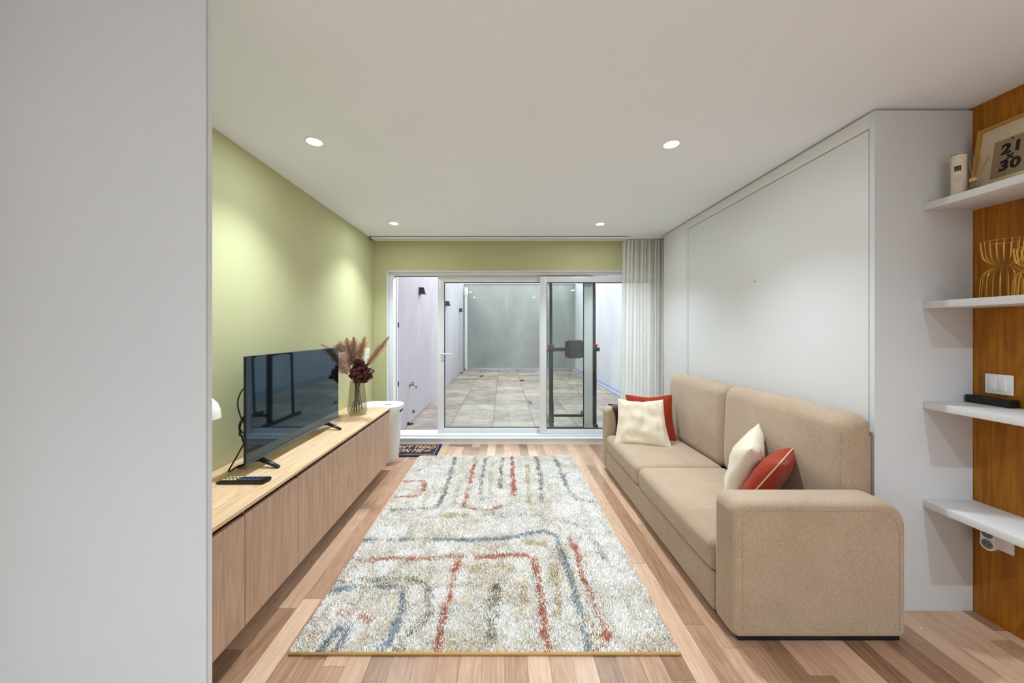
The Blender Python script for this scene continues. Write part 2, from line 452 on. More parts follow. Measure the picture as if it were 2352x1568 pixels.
bm = bmesh.new(); add_tube(bm, spline([(hx-.008, y2-.012, 1.072), (hx-.008, y2-.045, 1.072), (hx+.02, y2-.055, 1.072), (hx+.135, y2-.055, 1.066)], 6), lambda t: .010 - .002*t, 10)
done(bm, 'door_handle', M['pvc'], dm, True)
box('floor_stop', -.80, -.745, y2-.012, y2, .098, .132, M['pvc'], dm, .003)
y3 = YB+.072
leaf('door_3', .448, 1.90, y3, .098, 2.012, .083, .083, .072, .066, 'white framed glass door leaf on the right, partly behind the curtain')

# ================================================================ PATIO
PXL, PXR, PYB = -1.379, 2.56, 12.3
struct(box('patio_floor', PXL-.2, PXR+.2, YB+.34, PYB+.2, -.15, 0, M['deck']), 'weathered grey wood-look patio tiles outside the glass doors', 'patio floor')
struct(box('wall_patio_left', PXL-.2, PXL, YB+.30, PYB, 0, 3.0, M['plaster_light']), 'pale plaster patio wall on the left carrying three dark lamps', 'wall')
struct(box('wall_patio_back', PXL-.2, PXR+.2, PYB, PYB+.2, 0, 3.0, M['plaster_grey']), 'mottled grey rendered wall at the far end of the patio', 'wall')
struct(box('wall_patio_right', PXR, PXR+.2, YB+.30, PYB, 0, 3.0, M['plaster_white']), 'white plaster patio wall on the right', 'wall')
struct(box('wall_outside', -1.6, 2.8, YB+.30, YB+.34, 2.3, 4.2, M['plaster_light']), 'outer facade above the sliding doors', 'wall')
M['gutter'] = plain('pale_blue_strip', (150, 156, 176), .5)
struct(boxes('trim_3', [(PXR-.16, PXR-.12, YB+.5, PYB, 0, .025), (PXR-.03, PXR, YB+.5, PYB, 0, .05), (PXR-.12, PXR-.03, YB+.5, PYB, 0, .008)], M['gutter']),
       'pale gutter strip along the foot of the right patio wall', 'trim')
struct(boxes('trim_4', [(PXL+.25, PXR-.16, PYB-.03, PYB, 0, .05)], M['gutter']), 'pale skirting strip along the foot of the far patio wall', 'trim')
struct(box('trim_5', PXL-.02, PXR, PYB-.03, PYB+.23, 3.0, 3.05, M['plaster_light']), 'pale coping on top of the far patio wall', 'trim')
# downpipe
M['pipe'] = plain('pale_grey_pipe', (190, 192, 190), .5)
t = thing('downpipe', (PXL+.075, PYB-.09, 0), 'white round downpipe in the far left corner of the patio', 'pipe')
bm = bmesh.new(); cx, cy = PXL+.075, PYB-.09
add_cyl(bm, (cx, cy, 0), (cx, cy, 2.65), .058, n=24); done(bm, 'pipe', M['pipe'], t, True)
bm = bmesh.new(); add_lathe(bm, [(.075, 2.58), (.082, 2.6), (.082, 2.8), (.07, 2.85), (.03, 2.88), (0, 2.88)], (cx, cy, 0), 24); done(bm, 'pipe_cap', M['pipe'], t, True)
for z in (.3, 1.45, 2.3):
    bm = bmesh.new(); add_cyl(bm, (cx, cy, z), (cx, cy, z+.03), .062, n=24); done(bm, 'pipe_joint', M['pipe'], t, True)
# wall lamps
first = None
for d, lab in ((5.77, 'dark wedge-shaped wall lamp on the patio wall nearest the glass doors'),
               (8.42, 'dark wedge-shaped patio wall lamp, middle one of three'),
               (11.03, 'dark wedge-shaped patio wall lamp nearest the downpipe')):
    if first is None:
        t = thing('wall_lamp', (PXL, d, 2.0), lab, 'wall lamp', 'wall lamps on the patio')
        bm = bmesh.new()
        add_prism(bm, [(0, 2.068), (.078, 2.068), (.105, 1.958), (0, 1.958)], lambda p: Vector((PXL+.004+p[0], d-.055, p[1])), lambda p: Vector((PXL+.004+p[0], d+.055, p[1])))
        done(bm, 'lamp_body', M['dark_metal'], t)
        box('backplate', PXL, PXL+.006, d-.04, d+.04, 1.945, 2.06, M['dark_metal'], t)
        box('lens', PXL+.012, PXL+.09, d-.045, d+.045, 1.955, 1.959, M['white_plastic'], t)
        first = t
    else:
        c = copy_tree(first); c.location = (PXL, d, 2.0); c['label'] = lab
# tap
t = thing('garden_tap', (PXL, 5.155, .53), 'small metal garden tap on the left patio wall', 'tap')
bm = bmesh.new(); add_tube(bm, spline([(PXL, 5.155, .55), (PXL+.06, 5.155, .55), (PXL+.09, 5.155, .54), (PXL+.10, 5.155, .50)], 6), .011, 10); add_cyl(bm, (PXL, 5.155, .55), (PXL+.012, 5.155, .55), .026)
done(bm, 'spout', M['chrome'], t, True)
bm = bmesh.new(); add_cyl(bm, (PXL+.045, 5.155, .55), (PXL+.045, 5.155, .585), .008); add_box(bm, PXL+.02, PXL+.075, 5.147, 5.163, .583, .592); done(bm, 'tap_lever', M['chrome'], t)
# shutter hinges beside the frame
for z, lab in ((1.43, 'upper black hinge bracket just outside the door frame'), (.66, 'lower black hinge bracket just outside the door frame')):
    bm = bmesh.new(); add_box(bm, PXL, PXL+.012, 4.52, 4.56, z-.04, z+.04, .002); add_cyl(bm, (PXL+.016, 4.54, z-.03), (PXL+.016, 4.54, z+.03), .009)
    props(done(bm, 'hinge_bracket', M['black_plastic'], None, True), lab, 'hinge', 'hinges outside the door frame')
# bits at the foot of the wall
bm = bmesh.new(); p = fl(944, 971, .02); q = [Vector((p[0]+.035*math.cos(a)*1.2-.01, p[1]+.03*math.sin(a), .012+.006*math.cos(a*2))) for a in [2*math.pi*i/20 for i in range(20)]]
add_tube(bm, q, .008, 8, closed=True); add_box(bm, PXL, PXL+.03, p[1]-.012, p[1]+.012, .006, .03)
props(done(bm, 'metal_ring', plain('rusty_brown_metal', (70, 36, 34), .6, .3), None, True), 'small rusty brown ring lying against the foot of the left patio wall', 'ring')
bm = bmesh.new(); add_box(bm, PXL, PXL+.004, 5.30, 5.33, .10, .15); add_box(bm, PXL, PXL+.035, 5.327, 5.331, .10, .14)
props(done(bm, 'metal_bracket', plain('brass_bracket', (150, 128, 84), .5, .6), None), 'small brassy angle bracket low on the left patio wall', 'bracket')
random.seed(4)
M['dead_leaf'] = plain('dead_leaf', (70, 48, 38), .8)
for i, (px, py, lab) in enumerate(((1062, 848, 'dead leaf at the foot of the downpipe'), (1053, 856, 'dead leaf by the patio wall just in front of the downpipe'),
                                    (1199, 873, 'dead leaf lying out in the middle of the patio tiles'), (1218, 924, 'small dead leaf on the patio tiles right of the middle'), (1106, 864, 'faint dead leaf on the tiles near the far wall'))):
    x, y = fl(px, py, .01); x = max(x, PXL+.04); bm = bmesh.new(); n = 10; ctr = bm.verts.new((x, y, .03)); ring = []
    for k in range(n):
        a = 2*math.pi*k/n; r_ = (.045 + .02*random.random())*(1 if px != 1218 else .6); ring.append(bm.verts.new((x+r_*math.cos(a)*1.2, y+r_*math.sin(a)*1.6, .004+.03*random.random())))
    for k in range(n): bm.faces.new((ctr, ring[k], ring[(k+1) % n]))
    bmesh.ops.solidify(bm, geom=bm.faces[:], thickness=.002)
    props(done(bm, 'dead_leaf', M['dead_leaf'], None), lab, 'leaf', 'dead leaves on the patio')

# exercise tower
tx0, tx1, ty = .683, 1.297, 4.95
t = thing('exercise_tower', ((tx0+tx1)/2, ty, 0), 'dark steel pull-up and dip tower with a padded backrest standing on the patio', 'exercise tower')
for x in (tx0, tx1):
    sgn = -1 if x == tx0 else 1
    bm = bmesh.new(); add_box(bm, x-.028, x+.028, ty-.028, ty+.028, .03, 1.16, .004); done(bm, 'lower_post', M['dark_metal'], t, True)
    bm = bmesh.new(); add_tube(bm, [(x, ty, 1.05), (x, ty, 1.7)] + spline([(x, ty, 1.9), (x-.012, ty-.03, 2.05), (x-.05, ty-.12, 2.2), (x-.07, ty-.25, 2.27)], 6), .021, 10)
    done(bm, 'upper_post', M['dark_metal'], t, True)
    for k in range(7): bm = bmesh.new(); add_cyl(bm, (x, ty-.0225, 1.22+.045*k), (x, ty-.0205, 1.22+.045*k), .005, n=10); done(bm, 'post_hole', M['chrome'], t)
    bm = bmesh.new(); add_box(bm, x-.025, x+.025, ty-.12, ty+.75, 0, .05, .006); done(bm, 'base_rail', M['dark_metal'], t, True)
    bm = bmesh.new(); add_tube(bm, spline([(x-.02*sgn, ty+.05, .03), (x-.02*sgn, ty+.03, .3), (x-.012*sgn, ty+.01, .48)], 6), lambda q: .03-.015*q, 8); done(bm, 'gusset', M['dark_metal'], t, True)
    bm = bmesh.new(); add_tube(bm, spline([(x, ty+.02, 1.0), (x, ty+.25, 1.02), (x, ty+.5, 1.0), (x, ty+.52, .9), (x, ty+.56, .05)], 6), .019, 10); done(bm, 'dip_arm', M['dark_metal'], t, True)
    bm = bmesh.new(); add_tube(bm, [(x, ty+.3, 1.045), (x, ty+.48, 1.04)], .03, 12); done(bm, 'grip', M['black_plastic'], t, True)
    bm = bmesh.new(); add_box(bm, x-.045, x+.04, ty-.035, ty+.035, 1.125, 1.165, .006); done(bm, 'red_clamp', M['red_metal'], t, True)
    bm = bmesh.new(); add_box(bm, x-.03, x+.03, ty-.16, ty-.08, -.0, .02, .003); done(bm, 'rubber_foot', M['rubber'], t, True)
box('cross_bar', tx0-.045, tx1+.065, ty-.055, ty-.028, 1.065, 1.12, M['dark_metal'], t, .004)
box('lower_bar', tx0, tx1, ty+.02, ty+.05, .125, .16, M['dark_metal'], t, .004)
bm = bmesh.new(); add_tube(bm, [(tx0-.3, ty-.25, 2.27), (tx1+.2, ty-.25, 2.27)], .018, 10); done(bm, 'pull_up_bar', M['dark_metal'], t, True)
pa = at(1299, 781, ty); pb = at(1341, 822, ty)
pad = soft_box('back_pad', ((pa.x+pb.x)/2, ty+.03, (pa.z+pb.z)/2), ((pb.x-pa.x)/2+.005, .032, (pa.z-pb.z)/2), .03, plain('black_vinyl', (38, 34, 36), .45), t, 12, (0, .005, 0))
bm = bmesh.new()
add_tube(bm, [Vector(((pa.x+pb.x)/2+math.copysign(min(abs(math.cos(a))**.5, 1), math.cos(a))*(pb.x-pa.x)/2*1.02, ty+.0, (pa.z+pb.z)/2+math.copysign(min(abs(math.sin(a))**.5, 1), math.sin(a))*(pa.z-pb.z)/2*1.02)) for a in [2*math.pi*i/40 for i in range(40)]], .005, 6, closed=True)
done(bm, 'red_trim', M['red_metal'], pad, True)
box('pad_plate', pa.x+.07, pb.x-.06, ty-.028, ty-.001, 1.02, 1.15, M['dark_metal'], t, .003)
for x in (pa.x+.075, pb.x-.065):
    for z in (1.03, 1.14): bm = bmesh.new(); add_cyl(bm, (x, ty-.036, z), (x, ty-.026, z), .007, n=10); done(bm, 'bolt', M['chrome'], t)

# ================================================================ LIGHTS (ceiling downlights)
def downlight(x, y, lab, seen=True, power=None, ang=113):
    t = thing('downlight', (x, y, ZC), lab, 'ceiling light', 'round recessed ceiling downlights')
    bm = bmesh.new(); add_lathe(bm, [(.040, -.004), (.041, -.006), (.048, -.004), (.050, 0)], (x, y, ZC), 40); done(bm, 'trim_ring', M['white_plastic'], t, True)
    bm = bmesh.new(); add_lathe(bm, [(0, -.003), (.041, -.003), (.041, 0)], (x, y, ZC), 40); done(bm, 'diffuser', M['led'], t, True)
    k = power or 1.0
    l = bpy.data.lights.new('downlight_beam', 'SPOT'); l.energy = SPOT_W*k; l.color = (.77, .89, 1)
    l.spot_size = R(ang); l.spot_blend = 1.0; l.shadow_soft_size = .035
    lo = bpy.data.objects.new('bulb', l); COL.objects.link(lo); lo.parent = t; lo.location = (0, 0, -.012)
    l = bpy.data.lights.new('downlight_glow', 'AREA'); l.shape = 'DISK'; l.size = .08; l.energy = LAMP_W*k; l.color = (.77, .89, 1)
    lo = bpy.data.objects.new('bulb', l); COL.objects.link(lo); lo.parent = t; lo.location = (0, 0, -.010)
    return t
downlight(-1.07, 1.977, 'bright round downlight near the left wall, closer to the viewer')
downlight(.970, 2.005, 'bright round downlight above the sofa, closer to the viewer')
downlight(-1.086, 3.476, 'small bright downlight in the far left of the ceiling by the curtain rail')
downlight(.977, 3.50, 'small bright downlight in the far right of the ceiling near the curtain')
for x, y, f, ang, lab in ((-.9, -.9, 1, 120, 'added unseen ceiling downlight behind the viewer, on the left'), (.99, -.6, .8, 155, 'round ceiling downlight behind the viewer, near the middle'),
                    (1.83, -.6, .9, 155, 'round ceiling downlight behind the viewer, nearest the wood wall'), (-.9, -2.4, 1.2, 120, 'added unseen ceiling downlight at the rear left behind the viewer'), (.975, -2.4, 1.2, 120, 'added unseen ceiling downlight at the rear right behind the viewer')):
    downlight(x, y, lab, power=REAR*f, ang=ang)  # left and rear lamps are unseen ones, added for ambient fill

# ================================================================ CURTAIN AND RAIL
t = thing('curtain_rail', (0, 4.0, ZC), 'slim white curtain rail fixed along the ceiling above the glass doors', 'curtain rail')
boxes('rail', [(-1.50, 1.44, 3.955, 4.075, ZC-.006, ZC), (-1.50, 1.85, 3.955, 3.965, ZC-.026, ZC), (-1.50, 1.85, 4.065, 4.075, ZC-.026, ZC), (-1.50, 1.44, 3.965, 4.005, ZC-.026, ZC-.02), (-1.50, 1.44, 4.02, 4.065, ZC-.026, ZC-.02)], M['pvc'], t)
box('end_cap', -1.508, -1.50, 3.953, 4.077, ZC-.028, ZC, M['rubber'], t)
def curtain():
    t = thing('curtain', (1.62, 4.03, .01), 'sheer off-white pleated curtain drawn to the right of the glass doors', 'curtain')
    np_, nz = 320, 50; x0, x1 = 1.385, 1.868
    def pt(u, v, off=0):      # u along, v 0 bottom 1 top
        ph = u*12.5*2*math.pi + .25*math.sin(v*2.5+u*9)*(1-v) + .5*math.sin(u*17)
        amp = .030 + .006*math.sin(u*31)
        flare = (1-v)*.035*(1-u)*1.0 - .012*math.exp(-((v-.985)/.02)**2)*0
        x = x0 + (x1-x0)*u - flare*(.3+.7*(1-u)) + .006*math.sin(ph*.5+2)
        y = 4.03 + amp*math.sin(ph) * (.65 + .35*v) + .006*math.sin(v*7+u*20)
        return Vector((x, y+off, .015 + v*(ZC-.03-.015)))
    def sheet(v0, v1, nzz, off, thick):
        bm = bmesh.new(); g = [[bm.verts.new(pt(i/np_, v0+(v1-v0)*j/nzz, off)) for i in range(np_+1)] for j in range(nzz+1)]
        for j in range(nzz):
            for i in range(np_): bm.faces.new((g[j][i], g[j][i+1], g[j+1][i+1], g[j+1][i]))
        return bm
    bm = sheet(0, 1, nz, 0, 0); done(bm, 'curtain_cloth', M['sheer'], t, True, ang=180)
    bm = sheet(.955, 1, 4, -.003, 0); done(bm, 'heading_tape', M['sheer'], t, True, ang=180)
curtain()

# ================================================================ TELEVISION CABINET
CX = -1.094; CT = .608
def cabinet_unit(y0, y1, doors, lab):
    t = thing('low_cabinet', ((XL+CX)/2, (y0+y1)/2, 0), lab, 'cabinet', 'low oak cabinet units along the left wall')
    boxes('body', [(XL+.004, CX-.020, y0, y1, .10, .556)], M['oak_shade'], t)
    box('groove_rail', CX-.055, CX-.045, y0, y1, .55, .588, M['oak_shade'], t)
    box('plinth', XL+.004, CX-.10, y0, y1, 0, .10, M['oak_shade'], t)
    n = doors
    for k in range(n):
        a = y0 + (y1-y0)*k/n; b = y0 + (y1-y0)*(k+1)/n
        bm = bmesh.new()
        add_prism(bm, [(CX-.018, .10), (CX, .10), (CX, .562), (CX-.004, .567), (CX-.018, .567)], lambda p: Vector((p[0], a+.0022, p[1])), lambda p: Vector((p[0], b-.0022, p[1])))
        done(bm, 'door', M['oak_door'], t)
    for yy in (y0, y1):
        s = 1 if yy == y0 else -1
        box('side_panel', CX-.045, CX-.006, min(yy, yy+s*.004), max(yy, yy+s*.004), .56, .589, M['oak_shade'], t)
cabinet_unit(1.06, 1.478, 1, 'low oak cabinet unit nearest the viewer, half hidden by the white panel')
cabinet_unit(1.478, 1.862, 1, 'single-door low oak cabinet unit below the remote control')
cabinet_unit(1.862, 2.616, 2, 'two-door low oak cabinet unit under the television')
cabinet_unit(2.616, 3.363, 2, 'two-door low oak cabinet unit under the vase, beside the white hamper')
box_t = box('worktop', XL+.003, CX+.002, 1.06, 3.392, .591, CT, M['oak_top'], None, .0015)
props(box_t, 'long oak top running over all the low cabinets', 'worktop')
ep = box('end_panel', XL+.003, CX, 3.366, 3.39, .10, .590, M['oak_top'], None, .001)
props(ep, 'thin oak end panel closing the far end of the low cabinets', 'panel')

# ================================================================ TELEVISION
ty0, ty1, tz0, tz1, tX = 1.785, 2.795, .660, 1.219, -1.318
t = thing('television', (tX-.02, (ty0+ty1)/2, CT), 'large flat black television standing on the low oak cabinet', 'television')
box('housing', tX-.012, tX-.001, ty0, ty1, tz0, tz1, M['black_plastic'], t, .002)
soft_box('rear_housing', (tX-.034, (ty0+ty1)/2, tz0+.19), (.024, .40, .17), .02, M['black_plastic'], t, 8)
box('screen', tX-.001, tX+.0005, ty0+.004, ty1-.004, tz0+.016, tz1-.003, M['screen'], t)
M['bezel'] = plain('brushed_grey_bezel', (96, 104, 122), .3, .7)
box('lower_bezel', tX-.002, tX+.006, ty0, ty1, tz0-.002, tz0+.014, M['bezel'], t, .002)
for yy in (1.90, 2.625):
    bm = bmesh.new()
    for s, fx in ((1, tX+.105), (-1, tX-.115)):
        add_prism(bm, [(-.014, 0), (.014, 0), (.010, .012), (-.010, .012)],
                  lambda p, s=s: Vector((tX-.006, yy+p[0]*1.2, tz0-.012+p[1]*1.4)), lambda p, fx=fx: Vector((fx, yy+p[0]*.8 - .012, CT+.001+p[1])))
    add_box(bm, tX-.014, tX+.002, yy-.018, yy+.018, tz0-.015, tz0+.01)
    done(bm, 'stand_leg', M['black_plastic'], t, True)
bm = bmesh.new()
def tvp(px, py, d): return at(px, py, d)
add_tube(bm, spline([tvp(575, 890, 1.83), tvp(560, 892, 1.80), tvp(549, 910, 1.79), tvp(546, 930, 1.79), tvp(552, 955, 1.79), tvp(562, 975, 1.80), tvp(566, 986, 1.81), tvp(560, 995, 1.81), tvp(550, 982, 1.80), tvp(553, 970, 1.80), tvp(568, 960, 1.83)], 8), .0035, 6)
add_tube(bm, spline([tvp(570, 944, 1.84), tvp(556, 962, 1.82), tvp(549, 980, 1.81), tvp(556, 1005, 1.80), tvp(562, 1024, 1.80), tvp(568, 1040, 1.83)], 8), .004, 6)
add_tube(bm, spline([tvp(570, 1000, 1.84), tvp(556, 1026, 1.80), tvp(540, 1055, 1.80), tvp(526, 1079, 1.80), tvp(529, 1082, 1.82), tvp(545, 1071, 1.87), tvp(562, 1066, 1.92)], 8), .004, 6)
add_tube(bm, spline([tvp(566, 1002, 1.9), tvp(552, 1000, 1.85), tvp(550, 990, 1.84), tvp(556, 965, 1.84), tvp(572, 950, 1.9)], 8), .004, 6)
done(bm, 'cable', M['black_plastic'], t, True)

# remote control
rx0, rx1, ry0, ry1 = -1.392, -1.158, 1.682, 1.728
t = thing('remote_control', ((rx0+rx1)/2, (ry0+ry1)/2, CT), 'black television remote with pale number keys on the oak top', 'remote control')
bm = bmesh.new()
add_prism(bm, [(rx0, CT+.006), (rx0+.02, CT+.001), (rx1-.005, CT+.001), (rx1, CT+.008), (rx1-.002, CT+.021), (rx0+.03, CT+.018), (rx0+.004, CT+.012)],
          lambda p: Vector((p[0], ry0, p[1])), lambda p: Vector((p[0]+.01, ry1+.004, p[1])))
bmesh.ops.bevel(bm, geom=bm.edges[:], offset=.002, segments=2, affect='EDGES'); done(bm, 'shell', M['black_plastic'], t, True)
M['key_pale'] = plain('pale_keys', (214, 200, 160), .5); M['key_blue'] = plain('bluish_keys', (88, 96, 120), .5)
for i in range(4):
    for j in range(3):
        x = rx0+.030+i*.0175+j*.004; y = ry0+.007+j*.0155; bm = bmesh.new(); add_box(bm, x, x+.012, y, y+.009, CT+.017, CT+.0215+.0002*i, .002); done(bm, 'number_key', M['key_pale'], t, True)
bm = bmesh.new()
for i in range(8):
    for j in range(3):
        x = rx0+.112+i*.0135+j*.003; y = ry0+.007+j*.0145; add_box(bm, x, x+.007, y, y+.006, CT+.018, CT+.0222, 0)
done(bm, 'function_keys', M['key_blue'], t)

# table lamp, mostly behind the partition
t = thing('table_lamp', (-1.36, 1.50, CT), 'small lamp with a white domed shade peeking out behind the white panel', 'lamp')
lb = Vector((-1.40, 1.50, CT))
bm = bmesh.new(); add_lathe(bm, [(0, 0), (.055, 0), (.057, .006), (.05, .012), (.01, .018), (0, .018)], lb, 32); done(bm, 'base', M['white_plastic'], t, True)
bm = bmesh.new(); add_tube(bm, [lb+Vector((0, 0, .015)), lb+Vector((0, 0, .41)), lb+Vector((.04, .015, .45))], .006, 10); done(bm, 'stem', M['white_plastic'], t, True)
bm = bmesh.new(); pr = [(0, .10), (.03, .098), (.06, .085), (.085, .055), (.098, .02), (.103, -.02), (.1, -.02), (.094, .018), (.08, .052), (.056, .08), (.028, .092), (0, .094)]
add_lathe(bm, pr, (0, 0, 0), 40)
bmesh.ops.transform(bm, matrix=Matrix.Translation(lb + Vector((.068, .02, .376))) @ Matrix.Rotation(R(3), 4, 'Y') @ Matrix.Scale(.80, 4), verts=bm.verts[:])
done(bm, 'shade', M['lamp_glass'], t, True)

# ================================================================ VASE, PAMPAS AND HYDRANGEA
VC = Vector((-1.300, 3.11, CT))
t = thing('glass_vase', VC, 'ribbed smoky glass vase holding dried stems on the oak top', 'vase')
bm = bmesh.new()
wob = lambda i, z: 1 + .018*(1 if i % 4 < 2 else -1)*(1 if .03 < z < .29 else 0)
add_lathe(bm, [(.0, .004), (.072, .004), (.081, .014), (.082, .04), (.076, .12), (.066, .22), (.060, .285), (.062, .30), (.0575, .30), (.055, .285), (.062, .22), (.072, .12), (.078, .04), (.076, .02), (0, .014)], VC, 96, wob)
done(bm, 'vessel', M['vase_glass'], t, True)
random.seed(11)
M['pampas'] = [plain('pampas_%s' % k, c, .9, bump=0) for k, c in (('brown', (184, 150, 132)), ('pale', (220, 194, 182)), ('tan', (200, 166, 132)))]
M['stem'] = plain('dry_stem', (92, 66, 40), .8)
def pampas(pts, width, lab, kmat, n=520, seed=1):
    rnd = random.Random(seed)
    base = Vector((VC.x+rnd.uniform(-.02, .02), VC.y+rnd.uniform(-.02, .02), CT+.27)); foot = Vector((VC.x+rnd.uniform(-.05, .05), VC.y+rnd.uniform(-.045, .045), CT+.02))
    P = [base] + [at(px, py, VC.y+d) for px, py, d in pts]
    t = thing('pampas_plume', foot, lab, 'dried grass', 'dried pampas plumes in the vase')
    sp = spline(P, 12)
    bm = bmesh.new(); add_tube(bm, [foot] + sp[:int(len(sp)*.9)], lambda q: .0035-.0022*q, 6); done(bm, 'stem', M['stem'], t, True)
    L = len(sp)-1; s0 = .38
    verts, faces = [], []
    for i in range(n):
        u = s0 + (1-s0)*rnd.random(); k = u*L; a = sp[int(k)]; b = sp[min(int(k)+1, L)]; p = a.lerp(b, k-int(k)); d = (b-a).normalized() if (b-a).length > 1e-6 else (sp[-1]-sp[-3]).normalized()
        e1, e2 = frame_axes(d); th = rnd.uniform(0, 2*math.pi); rad = e1*math.cos(th)+e2*math.sin(th)
        v = (u-s0)/(1-s0); env = width*(math.sin(math.pi*min(1, v*.85+.16))**.8)
        ln = env*rnd.uniform(.6, 2.0) + .014 - .008*v
        dirv = (rad*rnd.uniform(.45, .85)*(1-.6*max(0, v-.6)) + d).normalized(); tip = p + dirv*ln*1.25 + Vector((0, 0, -.25*ln))
        side = dirv.cross(rad+Vector((.01, .02, .03))).normalized()*.0019
        mid = p.lerp(tip, .55) + Vector((0, 0, .006))
        q = len(verts); verts += [p-side*.5, p+side*.5, mid+side, mid-side, tip]; faces += [(q, q+1, q+2, q+3), (q+3, q+2, q+4)]
        for m_ in range(2):
            w2 = rnd.uniform(.3, .95); o2 = p.lerp(tip, w2); t2 = o2 + (dirv + Vector((rnd.uniform(-1, 1), rnd.uniform(-1, 1), rnd.uniform(-1, .6)))*.7).normalized()*ln*.38
            q = len(verts); verts += [o2-side*.6, o2+side*.6, t2]; faces += [(q, q+1, q+2)]
    me = bpy.data.meshes.new('plume'); me.from_pydata([tuple(v) for v in verts], [], faces)
    link_mesh('plume', me, M['pampas'][kmat], t)
pampas([(805, 850, -.02), (775, 814, -.14), (738, 790, -.285)], 0.032, 'pampas plume bending far left, its tip showing above the television', 1, 380, 1)
pampas([(808, 850, 0), (793, 815, -.01), (779, 791, -.02)], 0.058, 'bushy pampas plume on the left, right beside the television edge', 0, 620, 2)
pampas([(812, 848, .04), (805, 810, .05), (796, 777, .05)], 0.043, 'upright pampas plume with its tip left of centre', 2, 480, 3)
pampas([(815, 846, .0), (813, 810, .01), (813, 775, .02)], 0.043, 'pampas plume rising straight up in the middle of the vase', 0, 480, 4)
pampas([(824, 846, .03), (827, 812, .05), (838, 774, .06)], 0.049, 'upright pampas plume with its tip right of centre', 2, 560, 5)
pampas([(838, 848, -.02), (862, 812, -.03), (893, 774, -.04)], 0.035, 'long pampas plume leaning far right towards the door frame', 2, 720, 6)
pampas([(802, 862, -.03), (787, 845, -.04), (776, 822, -.04)], 0.058, 'low fluffy pampas plume drooping left over the vase rim', 1, 620, 7)
pampas([(806, 858, -.05), (794, 838, -.06), (788, 812, -.07)], 0.052, 'pale pampas plume in front on the left of the hydrangea', 1, 560, 8)
HC = at(829, 858, 3.04)
t = thing('dried_hydrangea', (VC.x+.01, VC.y-.01, CT+.02), 'dried dark burgundy hydrangea head hanging over the vase rim', 'dried flower')
bm = bmesh.new(); add_tube(bm, spline([(VC.x-.03, VC.y-.03, CT+.02), (VC.x+.005, VC.y, CT+.15), (VC.x+.01, VC.y-.02, CT+.29), HC], 8), .0035, 6)
add_tube(bm, spline([(VC.x+.035, VC.y-.02, CT+.02), (VC.x+.015, VC.y, CT+.15), (VC.x+.0, VC.y-.01, CT+.29), HC], 8), .003, 6); done(bm, 'stem', M['stem'], t, True)
def petal_mat():
    t = NT('dried_burgundy_petals'); n = t.noise(t.pos(), 45, 2)
    t.set(t.ramp(n, [(.3, (44, 14, 18)), (.5, (84, 30, 36)), (.62, (116, 52, 48)), (.75, (150, 84, 58))]), .75); return t.m
rnd = random.Random(5); verts, faces = [], []
for i in range(520):
    d = Vector((rnd.gauss(0, 1), rnd.gauss(0, 1), rnd.gauss(0, 1))).normalized()
    if i < 420: c = HC + Vector((d.x*.096, d.y*.06, d.z*.078))*rnd.uniform(.66, 1.05)
    else: c = HC + Vector((-.02, .01, .085)) + Vector((d.x*.045, d.y*.04, d.z*.035))*rnd.uniform(.7, 1)
    c = HC + (c-HC)*(.86+.34*noise.noise((c-HC)*26)+.10)
    d = (d + Vector((rnd.gauss(0, .35), rnd.gauss(0, .35), rnd.gauss(0, .35)))).normalized(); a, b = frame_axes(d); rot = rnd.uniform(0, 3)
    for k in range(4):
        th = rot + k*math.pi/2; u = a*math.cos(th)+b*math.sin(th); s = u.cross(d); l = rnd.uniform(.013, .02)
        q = len(verts); z1, z2 = rnd.uniform(.2, .9), rnd.uniform(-.3, .9)
        verts += [c, c+u*l*.35+s*l*.34+d*l*.1, c+u*l*.78+s*l*.40+d*l*.45*z1, c+u*l*1.05+d*l*z2*.6, c+u*l*.78-s*l*.40+d*l*.45*z2, c+u*l*.35-s*l*.34+d*l*.1, c+u*l*.6-d*l*.12]
        faces += [(q, q+1, q+6), (q+1, q+2, q+6), (q+2, q+3, q+6), (q+3, q+4, q+6), (q+4, q+5, q+6), (q+5, q, q+6)]
me = bpy.data.meshes.new('flower_head'); me.from_pydata([tuple(v) for v in verts], [], faces); link_mesh('flower_head', me, petal_mat(), t)

# ================================================================ HAMPER
hx0, hx1, hy0, hy1, HH = -1.49, -1.052, 3.475, 3.80, .588
hc = Vector(((hx0+hx1)/2, (hy0+hy1)/2, 0))
def oval(z, grow, n=72, rad=.115):
    a, b = (hx1-hx0)/2+grow, (hy1-hy0)/2+grow; r = min(rad+grow, b-.005); out = []
    for i in range(n):
        th = 2*math.pi*i/n; e = .62
        out.append(hc + Vector((math.copysign(abs(math.cos(th))**e, math.cos(th))*a, math.copysign(abs(math.sin(th))**e, math.sin(th))*b, z)))
    return out
def stack(rings, name, m, parent, capb=True, capt=True):
    bm = bmesh.new(); rr = [[bm.verts.new(p) for p in r] for r in rings]; n = len(rr[0])
    for A, B in zip(rr, rr[1:]):
        for i in range(n): bm.faces.new((A[i], A[(i+1) % n], B[(i+1) % n], B[i]))
    if capb: bm.faces.new(rr[0])
    if capt: bm.faces.new(rr[-1])
    return done(bm, name, m, parent, True)
t = thing('laundry_hamper', hc, 'tall white plastic laundry hamper with a lid, behind the end of the cabinets', 'laundry hamper')
